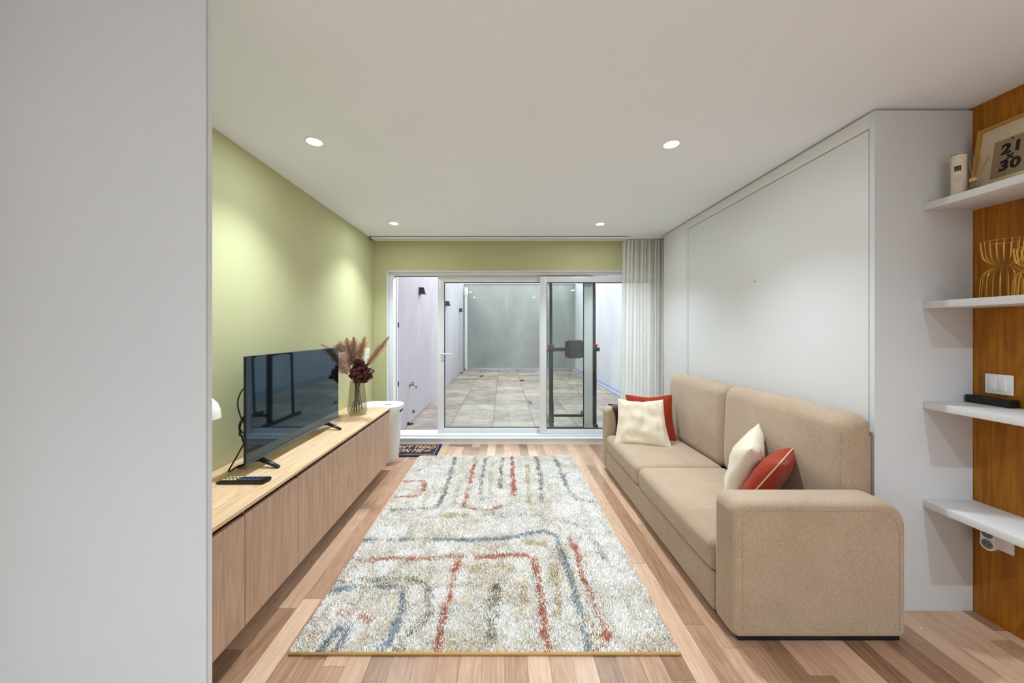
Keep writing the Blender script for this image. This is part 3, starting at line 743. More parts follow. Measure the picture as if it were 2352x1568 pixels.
def hamper_mat():
    t = NT('perforated_white_plastic'); p = t.pos(); sp = t.new('ShaderNodeSeparateXYZ'); t.link(p, sp.inputs[0])
    h = t.math('SINE', t.math('MULTIPLY', sp.outputs[2], 2*math.pi/.008)); v = t.math('SINE', t.math('MULTIPLY', t.math('ADD', sp.outputs[0], t.math('MULTIPLY', sp.outputs[1], .7)), 2*math.pi/.008))
    g = t.math('GREATER_THAN', t.math('MULTIPLY', h, v), .25)
    zin = t.math('MULTIPLY', t.math('GREATER_THAN', sp.outputs[2], .06), t.math('LESS_THAN', sp.outputs[2], .50))
    g = t.math('MULTIPLY', g, zin)
    t.set(t.mix(t.math('MULTIPLY', g, .5), srgb((226, 225, 222)), srgb((176, 172, 168))), .45); t.bump(t.math('MULTIPLY', g, -1), .3, .002); return t.m
stack([oval(0, -.055), oval(.01, -.048), oval(.10, -.042), oval(.50, -.016), oval(.51, -.010), oval(.555, -.006)], 'bin_body', hamper_mat(), t)
stack([oval(.548, .0), oval(.575, .004), oval(.584, .003), oval(HH, -.004), oval(HH, -.014), oval(HH-.008, -.020)], 'lid', M['white_plastic'], t)
box('hand_slot', hx1-.013, hx1-.0035, hc.y-.05, hc.y+.04, .515, .533, M['rubber'], t, .002)
boxes('lid_latch', [(hc.x+.04, hc.x+.10, hc.y-.018, hc.y+.018, HH-.006, HH-.003)], plain('grey_plastic', (150, 148, 146), .5), t)

# wall sockets by the vase
t = thing('switch_plate', (XL, 3.93, .98), 'white double switch and socket plate on the green wall behind the vase', 'switch')
box('plate', XL, XL+.009, 3.865, 3.99, .985, 1.155, M['white_plastic'], t, .002)
box('rocker', XL+.009, XL+.013, 3.88, 3.925, 1.085, 1.14, M['white_plastic'], t, .001)
box('rocker', XL+.009, XL+.013, 3.928, 3.973, 1.085, 1.14, M['white_plastic'], t, .001)
bm = bmesh.new(); add_cyl(bm, (XL+.009, 3.927, 1.03), (XL+.0095, 3.927, 1.03), .02); done(bm, 'socket', plain('grey_socket', (190, 190, 190), .5), t)

# ================================================================ DOORMAT
mx0, mx1, my0, my1 = -1.36, -.716, 3.735, 4.13
t = thing('doormat', ((mx0+mx1)/2, (my0+my1)/2, 0), 'dark navy coir doormat with tan lettering in front of the threshold', 'doormat')
def coir(name, dark, light):
    q = NT(name); p = q.pos(); n = q.noise(p, 130, 3, .8); q.set(q.ramp(n, [(.35, dark), (.7, light)]), .95, spec=.05); q.bump(n, .8, .006); return q.m
bm = bmesh.new(); bmesh.ops.create_grid(bm, x_segments=128, y_segments=80, size=1)
for v in bm.verts:
    x, y = v.co.x, v.co.y; v.co = Vector(((mx0+mx1)/2 + x*(mx1-mx0)/2, (my0+my1)/2 + y*(my1-my0)/2, .012))
    v.co += noise.noise_vector(v.co*60)*.004
    if max(abs(x), abs(y)) > .995: v.co.z = 0.001
done(bm, 'mat_pile', coir('navy_coir', (14, 18, 30), (72, 80, 104)), t, True)
M['coir_tan'] = coir('tan_coir', (176, 126, 88), (226, 186, 146))
mt = lambda x, y, z=.0145: basis((x, y, z), (1, 0, 0), (0, 1, 0), (0, 0, 1))
text_mesh('lettering', "DON'T TREAD", .135, mt(-.775, 4.005), M['coir_tan'], t, .0035, .22, .002, 'RIGHT', .56, 1.08)
text_mesh('lettering', "ON ME", .135, mt(-.905, 3.885), M['coir_tan'], t, .0035, .22, .002, 'RIGHT', .60, 1.08)
s = .0025; e = .035
boxes('border_line', [(mx0+e, mx1-e, my0+e-s, my0+e+s, .011, .0165), (mx0+e, mx1-e, my1-e-s, my1-e+s, .011, .0165), (mx0+e-s, mx0+e+s, my0+e, my1-e, .011, .0165), (mx1-e-s, mx1-e+s, my0+e, my1-e, .011, .0165)], M['coir_tan'], t)
bm = bmesh.new()
add_tube(bm, [Vector((-.845+math.cos(a)*(.042-.0022*a)*1.0, 3.875+math.sin(a)*(.032-.0016*a), .015+.0006*a)) for a in [i*.35 for i in range(50)]], .003, 6)
add_tube(bm, spline([(-.85, 3.865, .02), (-.84, 3.9, .02), (-.81, 3.915, .018)], 6), .003, 6)
done(bm, 'coiled_snake', M['coir_tan'], t, True)

# ================================================================ RUG
def rug():
    rx0, rx1, ry0, ry1 = -.893, .742, 1.452, 3.742
    t = thing('rug', ((rx0+rx1)/2, (ry0+ry1)/2, 0), 'cream shaggy rug with broken rust, grey and blue line pattern on the floor', 'rug')
    box('backing', rx0+.004, rx1-.004, ry0+.004, ry1-.004, .0, .006, plain('rug_backing', (196, 176, 140), .9), t)
    bm = bmesh.new(); add_tube(bm, [(rx0, ry0, .006), (rx1, ry0, .006)], .006, 8); 
    done(bm, 'edge_binding', plain('ochre_binding', (190, 150, 88), .9), t, True)
    Z = lambda pts: [fl(640+a/2.502, 1020+b/2.502, .018) for a, b in pts]
    RED, GR, BL, TE, TAN, DK = (196, 118, 94), (150, 150, 144), (146, 156, 166), (146, 156, 158), (206, 186, 148), (140, 134, 128)
    S = [([(1015,70),(985,180),(945,290),(910,355),(880,362),(640,372)], GR, 1, .018), ([(725,210),(830,208),(845,225),(815,275),(790,295),(670,300)], RED, .9, .017),
         ([(875,80),(850,130),(790,155)], GR, .5, .016), ([(1132,72),(1112,160),(1095,230),(1075,310),(1065,352),(1100,366),(1210,372),(1275,352)], RED, .8, .017),
         ([(1188,80),(1170,180),(1160,270),(1165,318),(1205,300)], GR, .8, .017), ([(1287,75),(1280,150),(1273,245)], DK, .9, .016), ([(1340,70),(1345,180),(1354,288)], RED, 1, .018),
         ([(1478,70),(1505,180),(1515,280),(1512,325)], DK, .9, .019), ([(1585,70),(1630,170),(1670,270),(1720,315),(1820,328)], GR, .85, .019),
         ([(500,545),(800,538),(1050,545),(1300,535),(1420,510),(1540,492),(1590,530),(1640,650),(1700,830),(1740,980),(1775,1110),(1790,1190)], TE, 1, .018),
         ([(455,658),(700,648),(945,650)], RED, .8, .018), ([(980,638),(1175,640)], (206,140,116), .8, .020), ([(1205,640),(1400,632),(1455,645),(1485,720),(1510,880),(1530,1040),(1552,1190)], RED, .95, .019),
         ([(1680,530),(1720,640),(1770,800),(1820,940),(1880,1050),(1890,1120)], RED, .9, .017), ([(310,832),(450,825),(600,805),(690,820),(725,850),(700,960),(650,1090),(595,1195)], BL, .95, .018),
         ([(360,772),(560,770),(760,762),(840,790),(855,825)], (150,136,116), .55, .018), ([(1030,670),(1000,740),(995,850),(960,920),(935,1010),(915,1195)], RED, .85, .017),
         ([(1245,810),(1240,940),(1220,1120)], (140,128,112), .7, .024), ([(690,1170),(760,1080),(870,950)], (150,136,120), .5, .02), ([(225,1195),(280,1120),(330,1060),(400,1035)], BL, .9, .018),
         ([(315,1190),(360,1120),(400,1060)], BL, .8, .014), ([(470,995),(515,995)], RED, 1, .022), ([(345,965),(380,960)], (200,130,100), .7, .018), ([(200,1085),(230,1075)], (200,130,100), .7, .018),
         ([(1090,790),(1150,690),(1340,700),(1420,790),(1400,920)], TAN, .6, .022), ([(1225,110),(1215,280)], TAN, .7, .02), ([(1430,120),(1440,340)], TAN, .7, .02), ([(1040,190),(1010,330)], TAN, .6, .02),
         ([(940,400),(1060,400)], TAN, .7, .03), ([(1580,690),(1600,850),(1610,1000)], TAN, .6, .02), ([(1640,440),(1760,470),(1860,640)], (176,166,160), .5, .025), ([(1800,1040),(1830,1150)], (176,130,90), .6, .03),
         ([(1400,560),(1540,560)], TAN, .6, .025), ([(840,830),(870,930)], (176,166,160), .5, .02), ([(1200,395),(1500,400)], (170,166,160), .4, .03)]
    rng = np.random.default_rng(3)
    n = 210000
    X = rng.uniform(rx0+.002, rx1-.002, n); Y = rng.uniform(ry0+.002, ry1-.002, n)
    # finer jitter field used for ragged stripe edges
    jx = np.array([0.0]); 
    px_ = X + rng.normal(0, .0065, n); py_ = Y + rng.normal(0, .0065, n)
    wig = .012*np.sin(X*23+Y*11)*np.sin(Y*31-X*7)
    col = np.empty((n, 3)); base_a = np.array(srgb((242, 236, 227))[:3]); base_b = np.array(srgb((204, 180, 142))[:3]); base_c = np.array(srgb((250, 244, 236))[:3])
    def field(f, s):   # cheap smooth noise
        g = rng.random((int(3*f)+4, int(3*f)+4)); u = (X-rx0)*f; v = (Y-ry0)*f; i = u.astype(int); j = v.astype(int); a = u-i; b = v-j
        a = a*a*(3-2*a); b = b*b*(3-2*b)
        return g[i, j]*(1-a)*(1-b)+g[i+1, j]*a*(1-b)+g[i, j+1]*(1-a)*b+g[i+1, j+1]*a*b
    f1 = field(6, 0)*.5+field(18, 0)*.3+field(50, 0)*.35
    k = np.clip((f1-.50)*5, 0, 1)[:, None]*(rng.random((n, 1))**1.3)
    col[:] = base_a*(1-k)+base_b*k
    k = (rng.random(n) < .35)[:, None]; col = np.where(k, col*.4+base_c*.6, col)
    brk = field(14, 0)*.6+field(40, 0)*.4
    for pts, c, dens, hw in S:
        P = np.array(Z(pts)); dmin = np.full(n, 9.0)
        for (ax, ay), (bx, by) in zip(P, P[1:]):
            dx, dy = bx-ax, by-ay; L = dx*dx+dy*dy+1e-9; tt = np.clip(((px_-ax)*dx+(py_-ay)*dy)/L, 0, 1)
            dmin = np.minimum(dmin, np.hypot(px_-(ax+tt*dx)+wig*.5, py_-(ay+tt*dy)+wig*.5))
        inside = (dmin < hw*(.75+.5*brk)) & (rng.random(n) < dens*(.35+.95*np.clip((brk-.25)*2, 0, 1)))
        cc = np.array(srgb(c)[:3]); var = rng.uniform(.6, 1.3, (n, 1))
        col = np.where(inside[:, None], np.clip(cc*var, 0, 1), col)
    col *= rng.uniform(.66, 1.16, (n, 1)); col = np.clip(col, 0, 1)
    # tufts: small leaning wedges
    h = rng.uniform(.010, .021, n)*(.8+.4*field(30, 0)); ang = rng.uniform(0, 2*np.pi, n); lean = rng.uniform(.002, .011, n)
    la = 2*np.pi*field(9, 0)*1.5 + rng.normal(0, .9, n); wd = rng.uniform(.0016, .0030, n)
    V = np.empty((n, 5, 3))
    ca, sa = np.cos(ang), np.sin(ang)
    for q, (sx, sy) in enumerate(((1, 0), (-.5, .87), (-.5, -.87))):
        V[:, q, 0] = X + (sx*ca-sy*sa)*wd; V[:, q, 1] = Y + (sx*sa+sy*ca)*wd; V[:, q, 2] = .003
    tx, ty_ = X + np.cos(la)*lean, Y + np.sin(la)*lean
    tx = np.clip(tx, rx0+.001, rx1-.001); ty_ = np.clip(ty_, ry0+.001, ry1)
    V[:, 3, 0] = tx + ca*wd*.75; V[:, 3, 1] = ty_ + sa*wd*.75; V[:, 3, 2] = h
    V[:, 4, 0] = tx - ca*wd*.75; V[:, 4, 1] = ty_ - sa*wd*.75; V[:, 4, 2] = h*.93
    tri = np.array([[0, 1, 3], [1, 4, 3], [1, 2, 4], [2, 0, 4], [0, 3, 4]])
    Fc = (np.arange(n)[:, None, None]*5 + tri[None]).reshape(-1)
    me = bpy.data.meshes.new('pile'); nf = n*5
    me.vertices.add(n*5); me.vertices.foreach_set('co', V.reshape(-1))
    me.loops.add(nf*3); me.loops.foreach_set('vertex_index', Fc.astype(np.int32))
    me.polygons.add(nf); me.polygons.foreach_set('loop_start', np.arange(0, nf*3, 3, dtype=np.int32)); me.polygons.foreach_set('loop_total', np.full(nf, 3, dtype=np.int32))
    me.update(calc_edges=True)
    ca_ = me.color_attributes.new('yarn', 'FLOAT_COLOR', 'POINT'); C4 = np.ones((n, 5, 4)); C4[:, :, :3] = col[:, None, :]; ca_.data.foreach_set('color', C4.reshape(-1))
    q = NT('dyed_shag_yarn'); at_ = q.new('ShaderNodeAttribute', attribute_name='yarn'); q.set(at_.outputs['Color'], .95, spec=.05)
    q.b.inputs['Sheen Weight'].default_value = .2
    o = link_mesh('pile', me, q.m, t); o['kind'] = 'stuff'
rug()

# ================================================================ SOFA
SX0, SX1 = .99, 1.745
sofa = thing('sofa', (1.37, 2.48, 0), 'two-seat taupe fabric sofa with rounded arms against the white cabinet', 'sofa')
def arm(y0, y1, name='armrest'):
    zt, e = .615, .032
    def arc(cx, cz, r, a0, a1, n): return [(cx+r*math.cos(R(a0+(a1-a0)*i/n)), cz+r*math.sin(R(a0+(a1-a0)*i/n))) for i in range(n+1)]
    def prof(t): return (arc(SX0+.055, zt-.055, .055-t, 180, 90, 8) + arc(SX1-.115, zt-.115, .115-t, 90, 0, 14) + arc(SX1-.036, .058, .036-t, 0, -90, 6) + arc(SX0+.036, .058, .036-t, -90, -180, 6))
    rings = []
    for k in range(9):
        th = R(90*k/8); rings.append([Vector((x, y0+e*(1-math.sin(th)), z)) for x, z in prof(e*(1-math.cos(th)))])
    rings = rings[::-1]
    for k in range(9):
        th = R(90*k/8); rings.append([Vector((x, y1-e*(1-math.sin(th)), z)) for x, z in prof(e*(1-math.cos(th)))])
    bm = bmesh.new(); rr = [[bm.verts.new(p) for p in r] for r in rings]; n = len(rr[0])
    for A, B in zip(rr, rr[1:]):
        for i in range(n): bm.faces.new((A[i], A[(i+1) % n], B[(i+1) % n], B[i]))
    bm.faces.new(rr[0]); bm.faces.new(rr[-1])
    ar = done(bm, name, M['sofa'], sofa, True, ang=60)
    wn_ = ar.modifiers.new('even_shading', 'WEIGHTED_NORMAL'); wn_.keep_sharp = True
    # stitched seam on the outer face
    pr = arc(SX0+.075, zt-.072, .035, 180, 90, 6) + arc(SX1-.14, zt-.14, .10, 90, 0, 10)
    pts = [(SX0+.040, .06)] + pr + [(SX1-.040, .06)]
    bm = bmesh.new(); add_tube(bm, [Vector((p[0], y0-.0003, p[1])) for p in pts], .0009, 5); done(bm, 'seam', M['seam'], ar, True)
arm(1.497, 1.640); arm(3.335, 3.478)
soft_box('base', (1.36, 2.4875, .118), (.37, .848, .088), .018, M['sofa'], sofa, 20, (0.004, 0, 0), .0015, 6)
box('base_shadow_strip', SX0+.035, SX1-.02, 1.515, 3.46, .006, .031, M['black_plastic'], sofa)  # black strip laid in as the shadow gap beneath the sofa
for (fx, fy) in ((SX0+.05, 1.54), (SX0+.05, 3.40), (SX1-.08, 1.54), (SX1-.08, 3.40)): box('foot', fx, fx+.04, fy, fy+.04, 0, .007, M['rubber'], sofa)
def seat_fn(q):
    q = q.copy(); q.z -= .012*max(0, (q.x/.31))   # slight fall to the back
    return q
for (y0, y1, sd) in ((1.640, 2.548, 1), (2.550, 3.336, 7)):
    so = soft_box('seat_cushion', (1.305, (y0+y1)/2, .283), (.320, (y1-y0)/2, .078), .040, M['sofa'], sofa, 40, (.006, .002, .014), .004, 3.2, sd)
    so['label'] = 'seat cushion near the big armrest' if sd == 1 else 'far seat cushion carrying two pillows'
for (y0, y1, sd, top) in ((1.646, 2.545, 3, .948), (2.552, 3.385, 9, .942)):
    def fnb(q, top=top):
        q = q.copy(); f = max(0, q.z/.3)
        q.x += .018*f - .010*(1-f)*0
        return q
    soft_box('back_cushion', (1.675, (y0+y1)/2, (top+.34)/2), (.080, (y1-y0)/2, (top-.34)/2), .062, M['sofa'], sofa, 44, (.016, .004, .010), .007, 4.2, sd, fnb)
box('back_frame', 1.735, 1.762, 1.66, 3.45, .03, .855, M['sofa'], sofa, .015, 3)
for sd, (y, z0) in enumerate(((1.655, .62),)):
    bm = bmesh.new(); add_tube(bm, spline([(1.608, y+.004, .60), (1.606, y+.001, .75), (1.618, y+.01, .86), (1.64, y+.035, .925)], 6), .0012, 5); done(bm, 'seam', M['seam'], sofa, True)

# ---------------------------------------------------------------- pillows
def pillow(name, O, u, v, size, th, m, lab, piping=None, seed=0, wr=.006, asym=0, zip_=False):
    "O centre, u/v in-plane axes, th thickness"
    u = Vector(u).normalized(); v = Vector(v); v = (v - u*v.dot(u)).normalized(); n = u.cross(v)
    N = 44; O = Vector(O); h = size/2
    t = thing(name, O - Vector((0, 0, h*.9)), lab, 'pillow', None)
    def P(a, b, s):
        pin = 1 - .085*(1-abs(b)**1.6)*abs(a)**3; pin2 = 1 - .085*(1-abs(a)**1.6)*abs(b)**3
        x, y = a*h*pin*(1-asym*b), b*h*pin2
        k = max(0, (1-abs(a)**2.6))*max(0, (1-abs(b)**2.6))
        z = s*th/2*k**.55
        w_ = noise.noise_vector(Vector((a*2.1+seed, b*2.1, s*3)))*wr*(k**.4) + noise.noise_vector(Vector((a*5+seed, b*1.6, s*3+5)))*wr*.8*(k**.3)
        sag = -.012*(1-abs(a))*max(0, b)
        return O + u*(x) + v*(y+sag) + n*(z + w_.z*1.6) + w_*.5
    bm = bmesh.new(); g = {}
    for s in (1, -1):
        for i in range(N+1):
            for j in range(N+1):
                edge = i in (0, N) or j in (0, N)
                if edge and s == -1: g[s, i, j] = g[1, i, j]; continue
                a = math.sin(math.pi/2*(2*i/N-1)); b = math.sin(math.pi/2*(2*j/N-1)); g[s, i, j] = bm.verts.new(P(a, b, s))
        for i in range(N):
            for j in range(N):
                q = (g[s, i, j], g[s, i+1, j], g[s, i+1, j+1], g[s, i, j+1])
                bm.faces.new(q if s == 1 else q[::-1])
    done(bm, 'pillow_cover', m, t, True, ang=180)
    if piping:
        pts = []
        for k in range(N): pts.append(P(math.sin(math.pi/2*(2*k/N-1)), -1, 1))
        for k in range(N): pts.append(P(1, math.sin(math.pi/2*(2*k/N-1)), 1))
        for k in range(N): pts.append(P(-math.sin(math.pi/2*(2*k/N-1)), 1, 1))
        for k in range(N): pts.append(P(-1, -math.sin(math.pi/2*(2*k/N-1)), 1))
        pp = [pts[0]]
        for p in pts[1:]:
            if (p-pp[-1]).length > .004: pp.append(p)
        bm = bmesh.new(); add_tube(bm, pp, .0032, 6, closed=True); done(bm, 'piping', piping, t, True)
    if zip_:
        bm = bmesh.new(); add_tube(bm, [P(-.55+.02*k, -.86, -1)+n*-.002 for k in range(40)], .0022, 5); done(bm, 'zip', plain('dark_zip', (60, 24, 20), .6), t, True)
    return t
# far pair
bl, br, tr, tl = Vector((.985, 3.12, .365)), Vector((1.395, 2.95, .355)), Vector((1.45, 3.14, .73)), Vector((1.09, 3.27, .68))
c1 = (bl+br+tr+tl)/4
pillow('throw_pillow', c1+Vector((0, -.02, .005)), (br-bl)+(tr-tl), (tl-bl)+(tr-br), .43, .13, M['cream'], 'cream linen pillow at the far end of the sofa, in front of the orange one', None, 3, .012, .09)
pillow('throw_pillow', (1.345, 3.17, .565), (.97, -.10, .02), (.10, .22, .95), .415, .10, M['orange'], 'burnt orange pillow at the far end of the sofa, behind the cream one', M['piping'], 8, .008)
# near pair
def near(O, u, v, size): u = Vector(u).normalized(); v = Vector(v); v = (v-u*v.dot(u)).normalized(); return Vector(O) + u*size/2 - v*size/2, u, v
O, u, v = near((1.325, 1.86, .722), (.66, .75, .14), (.20, -.17, .96), .41)
pillow('throw_pillow', O, u, v, .41, .15, M['cream'], 'cream pillow leaning on the near back cushion, behind the orange one', None, 21, .008)
O, u, v = near((1.352, 1.70, .705), (.76, .65, .03), (.34, -.38, .86), .35)
pillow('throw_pillow', O, u, v, .35, .13, M['orange'], 'burnt orange pillow slumped behind the near armrest', M['piping'], 33, .008, zip_=True)

# throw over the far arm
def throw():
    bm = bmesh.new(); prof = [(3.320, .385), (3.322, .45), (3.324, .56), (3.326, .60), (3.345, .625), (3.38, .628), (3.43, .628), (3.465, .624), (3.486, .605), (3.488, .5), (3.488, .42)]
    pr = spline([Vector((0, a, b)) for a, b in prof], 4); nx = 24; rows = []
    for i in range(nx+1):
        x = 1.075+.47*i/nx
        rows.append([bm.verts.new((x + .012*math.sin(k*.35) - (.018 if i == 0 else 0)*math.sin(k/len(pr)*3), p.y - .003*math.sin(i*1.3), p.z + .002*math.sin(i*.9+k*.3))) for k, p in enumerate(pr)])
    for a, b in zip(rows, rows[1:]):
        for k in range(len(pr)-1): bm.faces.new((a[k], a[k+1], b[k+1], b[k]))
    bmesh.ops.recalc_face_normals(bm, faces=bm.faces[:]); bmesh.ops.solidify(bm, geom=bm.faces[:], thickness=.006)
    props(done(bm, 'throw_blanket', M['brown_throw'], None, True, ang=60), 'dark brown cloth draped over the far sofa arm behind the pillows', 'blanket')
throw()

# ================================================================ FOLD-AWAY BED CABINET
t = thing('bed_cabinet', (2.03, 2.54, 0), 'large white fold-away bed cabinet behind the sofa', 'bed cabinet')
TZ = 2.415; yb0, yb1 = D1, 3.420
box('carcass', XB+.022, XR-.004, yb0+.020, yb1, .0, TZ-.004, M['white_lacquer'], t)
box('gable_panel', XB, XR-.002, yb0, yb0+.022, 0, TZ, M['grey_melamine'], t, .0008).__setitem__('label', 'light grey side panel facing the viewer')
boxes('front_frame', [(XB, XB+.022, yb0+.022, 1.706, 0, TZ), (XB, XB+.022, 1.706, 3.382, 2.343, TZ), (XB, XB+.022, 3.382, 3.400, 0, TZ), (XB, XB+.022, 3.402, yb1, 0, TZ), (XB, XB+.022, 1.706, 3.382, 0, .06)], M['white_lacquer'], t, .0006)
dp = box('bed_panel', XB+.002, XB+.022, 1.7115, 3.3765, .064, 2.3375, M['white_lacquer'], t, .001)
for px, py in ((1733, 646), (1705, 651)):
    d = XB*F/(px-VX); z = CH-(py-VY)/F*d; bm = bmesh.new(); add_cyl(bm, (XB+.0005, d, z), (XB+.004, d, z), .004 if px == 1733 else .0025, n=12); done(bm, 'screw_hole', M['rubber'], dp)
t = thing('tall_cupboard', (2.03, 3.65, 0), 'narrow white floor-to-ceiling cupboard between the bed cabinet and the curtain', 'cupboard')
box('carcass', XB+.022, XR-.004, 3.424, 3.895, 0, TZ-.03, M['white_lacquer'], t)
box('door', XB+.003, XB+.022, 3.425, 3.893, .06, TZ-.025, M['white_lacquer'], t, .001)
box('top_filler', XB+.006, XB+.03, 3.424, 3.893, TZ-.022, TZ, M['white_lacquer'], t)

# ================================================================ SHELVES ON THE RIGHT
SHX = 2.028; shy0 = 1.30
for zt, lab in ((1.9635, 'top white floating shelf carrying the framed print'), (1.492, 'second white floating shelf, carrying the gold wire holders'),
                (1.0105, 'third white floating shelf, just below the light switch'), (.5363, 'lowest white floating shelf above the wall socket')):
    props(box('floating_shelf', SHX, XR-.001, shy0, D1-.001, zt-.033, zt, M['white_lacquer'], None, .001), lab, 'shelf', 'white floating shelves on the wood wall')
# cardboard tube
TX, TY, TR = 2.119, 1.619, .0240
t = thing('gift_tube', (TX, TY, 1.9635), 'cream cardboard tube with a small black label on the top shelf', 'tube')
M['cream_card'] = plain('cream_card', (226, 214, 192), .7)
bm = bmesh.new(); add_cyl(bm, (TX, TY, 1.964), (TX, TY, 2.164), TR, n=48); done(bm, 'tube_body', M['cream_card'], t, True)
bm = bmesh.new(); add_cyl(bm, (TX, TY, 2.164), (TX, TY, 2.167), TR+.0002, n=48); done(bm, 'lid_rim', M['rubber'], t, True)
bm = bmesh.new(); add_cyl(bm, (TX, TY, 2.167), (TX, TY, 2.170), TR-.0004, n=48); done(bm, 'tube_lid', M['cream_card'], t, True)
tc = Vector((TX, TY, 0))
def on_tube(a0, a1, z0, z1, r=.0243, n=6):
    out = []
    for i in range(n+1):
        a = a0+(a1-a0)*i/n; out.append((tc.x+r*math.cos(a), tc.y+r*math.sin(a)))
    return out, z0, z1
def tube_patch(bm, a0, a1, z0, z1, r=.0244):
    pts, _, _ = on_tube(a0, a1, z0, z1, r); lo = [bm.verts.new((x, y, z0)) for x, y in pts]; hi = [bm.verts.new((x, y, z1)) for x, y in pts]
    for i in range(len(pts)-1): bm.faces.new((lo[i], lo[i+1], hi[i+1], hi[i]))
am = math.atan2(-1.60, -2.095) - .12    # towards the room
bm = bmesh.new(); tube_patch(bm, am-.42, am+.42, 2.088, 2.112); done(bm, 'black_label', M['rubber'], t)
bm = bmesh.new()
for k in range(4):
    for j in range(3):
        if (k*3+j) % 5 != 2: tube_patch(bm, am-.30+k*.16, am-.30+k*.16+.10, 2.091+j*.0065, 2.0945+j*.0065, .0246)
done(bm, 'label_glyph', plain('grey_print', (150, 140, 122), .7), t)
M['brown_print'] = plain('brown_print', (120, 106, 86), .7)
for z, wd, hh in ((2.058, .60, .0018), (2.047, .42, .0016), (2.042, .34, .0016), (1.985, .62, .0014), (1.981, .62, .0014)):
    bm = bmesh.new()
    for q in np.arange(-wd, wd, .10): tube_patch(bm, am+q, am+q+.066, z, z+hh, .0244)
    done(bm, 'small_print', M['brown_print'], t)
# reed diffuser
dc = Vector((2.112, 1.563, 1.9635))
DS = .62
t = thing('reed_diffuser', dc, 'small round glass reed diffuser with green liquid on the top shelf', 'reed diffuser')
bm = bmesh.new(); add_lathe(bm, [(p*DS, q*.98) for p, q in [(0, .001), (.028, .001), (.034, .008), (.035, .03), (.033, .042), (.026, .052), (.017, .057), (.016, .066)]], dc, 36); done(bm, 'bottle', M['bottle_glass'], t, True)
bm = bmesh.new(); add_lathe(bm, [(p*DS, q*.98) for p, q in [(0, .004), (.027, .004), (.0325, .010), (.0333, .028), (.0, .0281)]], dc, 36); done(bm, 'liquid', M['liquid'], t, True)
bm = bmesh.new(); add_lathe(bm, [(p*DS, q*.98) for p, q in [(.0, .058), (.019, .058), (.020, .060), (.020, .072), (.019, .074), (0, .074)]], dc, 28); done(bm, 'wooden_collar', plain('pale_wood_collar', (214, 176, 134), .6), t, True)
M['reed'] = plain('reed', (176, 146, 84), .8)
for k, (ax, ay) in enumerate(((.030, .022), (.046, .004), (.018, .03), (.052, -.016), (.036, -.03))):
    bm = bmesh.new(); add_tube(bm, [dc+Vector((-ax*.25, -ay*.25, .01)), dc+Vector((ax*.9, ay*.9, .180-.006*k))], .0013, 6); done(bm, 'reed', M['reed'], t, True)
# framed print
H = .325; lean = .048
fb = Vector((2.206, 0, 1.9645)); fu = Vector((lean, 0, math.sqrt(H*H-lean*lean))).normalized(); fn_ = Vector((-fu.z, 0, fu.x))   # fn_ out of the picture to the room
fy0, fy1 = 1.412, 1.642
t = thing('picture_frame', (2.22, (fy0+fy1)/2, 1.9635), 'gold-framed print reading 21 x 30 leaning on the wood wall, top shelf', 'framed print')
def slab(bm, a0, a1, b0, b1, n0, n1):
    "a along -Y from left edge, b up the frame, n out of the plane"
    vs = [fb + Vector((0, fy1-a, 0)) + fu*b + fn_*n for n in (n0, n1) for b in (b0, b1) for a in (a0, a1)]
    V = [bm.verts.new(p) for p in vs]
    for f in ((0, 1, 3, 2), (4, 5, 7, 6), (0, 1, 5, 4), (2, 3, 7, 6), (0, 2, 6, 4), (1, 3, 7, 5)): bm.faces.new([V[i] for i in f])
FW = fy1-fy0
bm = bmesh.new(); slab(bm, 0, .011, 0, H, 0, .016); slab(bm, FW-.011, FW, 0, H, 0, .016); slab(bm, .011, FW-.011, 0, .011, 0, .016); slab(bm, .011, FW-.011, H-.011, H, 0, .016)
done(bm, 'frame', plain('gold_wood_frame', (190, 146, 62), .45, .15), t)
bm = bmesh.new(); slab(bm, .008, FW-.008, .008, H-.008, .001, .004); done(bm, 'mount', plain('cream_mount', (222, 206, 174), .8), t)
pa0, pa1, pb0, pb1 = .059, .171, .070, .242
bm = bmesh.new(); slab(bm, pa0, pa1, pb0, pb1, .004, .0052); done(bm, 'print', plain('kraft_print', (166, 140, 108), .8), t)
def fm(a, b, n=.0056): return basis(fb + Vector((0, fy1-a, 0)) + fu*b + fn_*n, (0, -1, 0), tuple(fu), tuple(fn_))
pm = (pa0+pa1)/2
M['ink'] = plain('black_ink', (22, 20, 18), .7)
text_mesh('lettering', '21', .062, fm(pm+.002, pb0+.121), M['ink'], t, .0030, 0, .0002, sx=1.0, spacing=1.12)
text_mesh('lettering', 'x', .044, fm(pm, pb0+.087), M['ink'], t, .0020, 0, .0002)
text_mesh('lettering', '30', .062, fm(pm+.002, pb0+.046), M['ink'], t, .0030, 0, .0002, spacing=1.12)
bm = bmesh.new(); c = fb + Vector((0, fy1-pm, 0)) + fu*(pb0+.165) + fn_*.0054; add_cyl(bm, c, c+fn_*.0004, .0035, n=16); done(bm, 'print_emblem', M['ink'], t)
bm = bmesh.new()
for k in range(14): slab(bm, pm-.035+k*.005, pm-.035+k*.005+.0034, pb0+.1555, pb0+.1575, .0052, .0055)
done(bm, 'small_print', plain('faint_ink', (110, 92, 70), .8), t)
bm = bmesh.new(); slab(bm, .011, FW-.011, .011, H-.011, .0075, .0085); done(bm, 'frame_glass', M['frame_glass'], t)

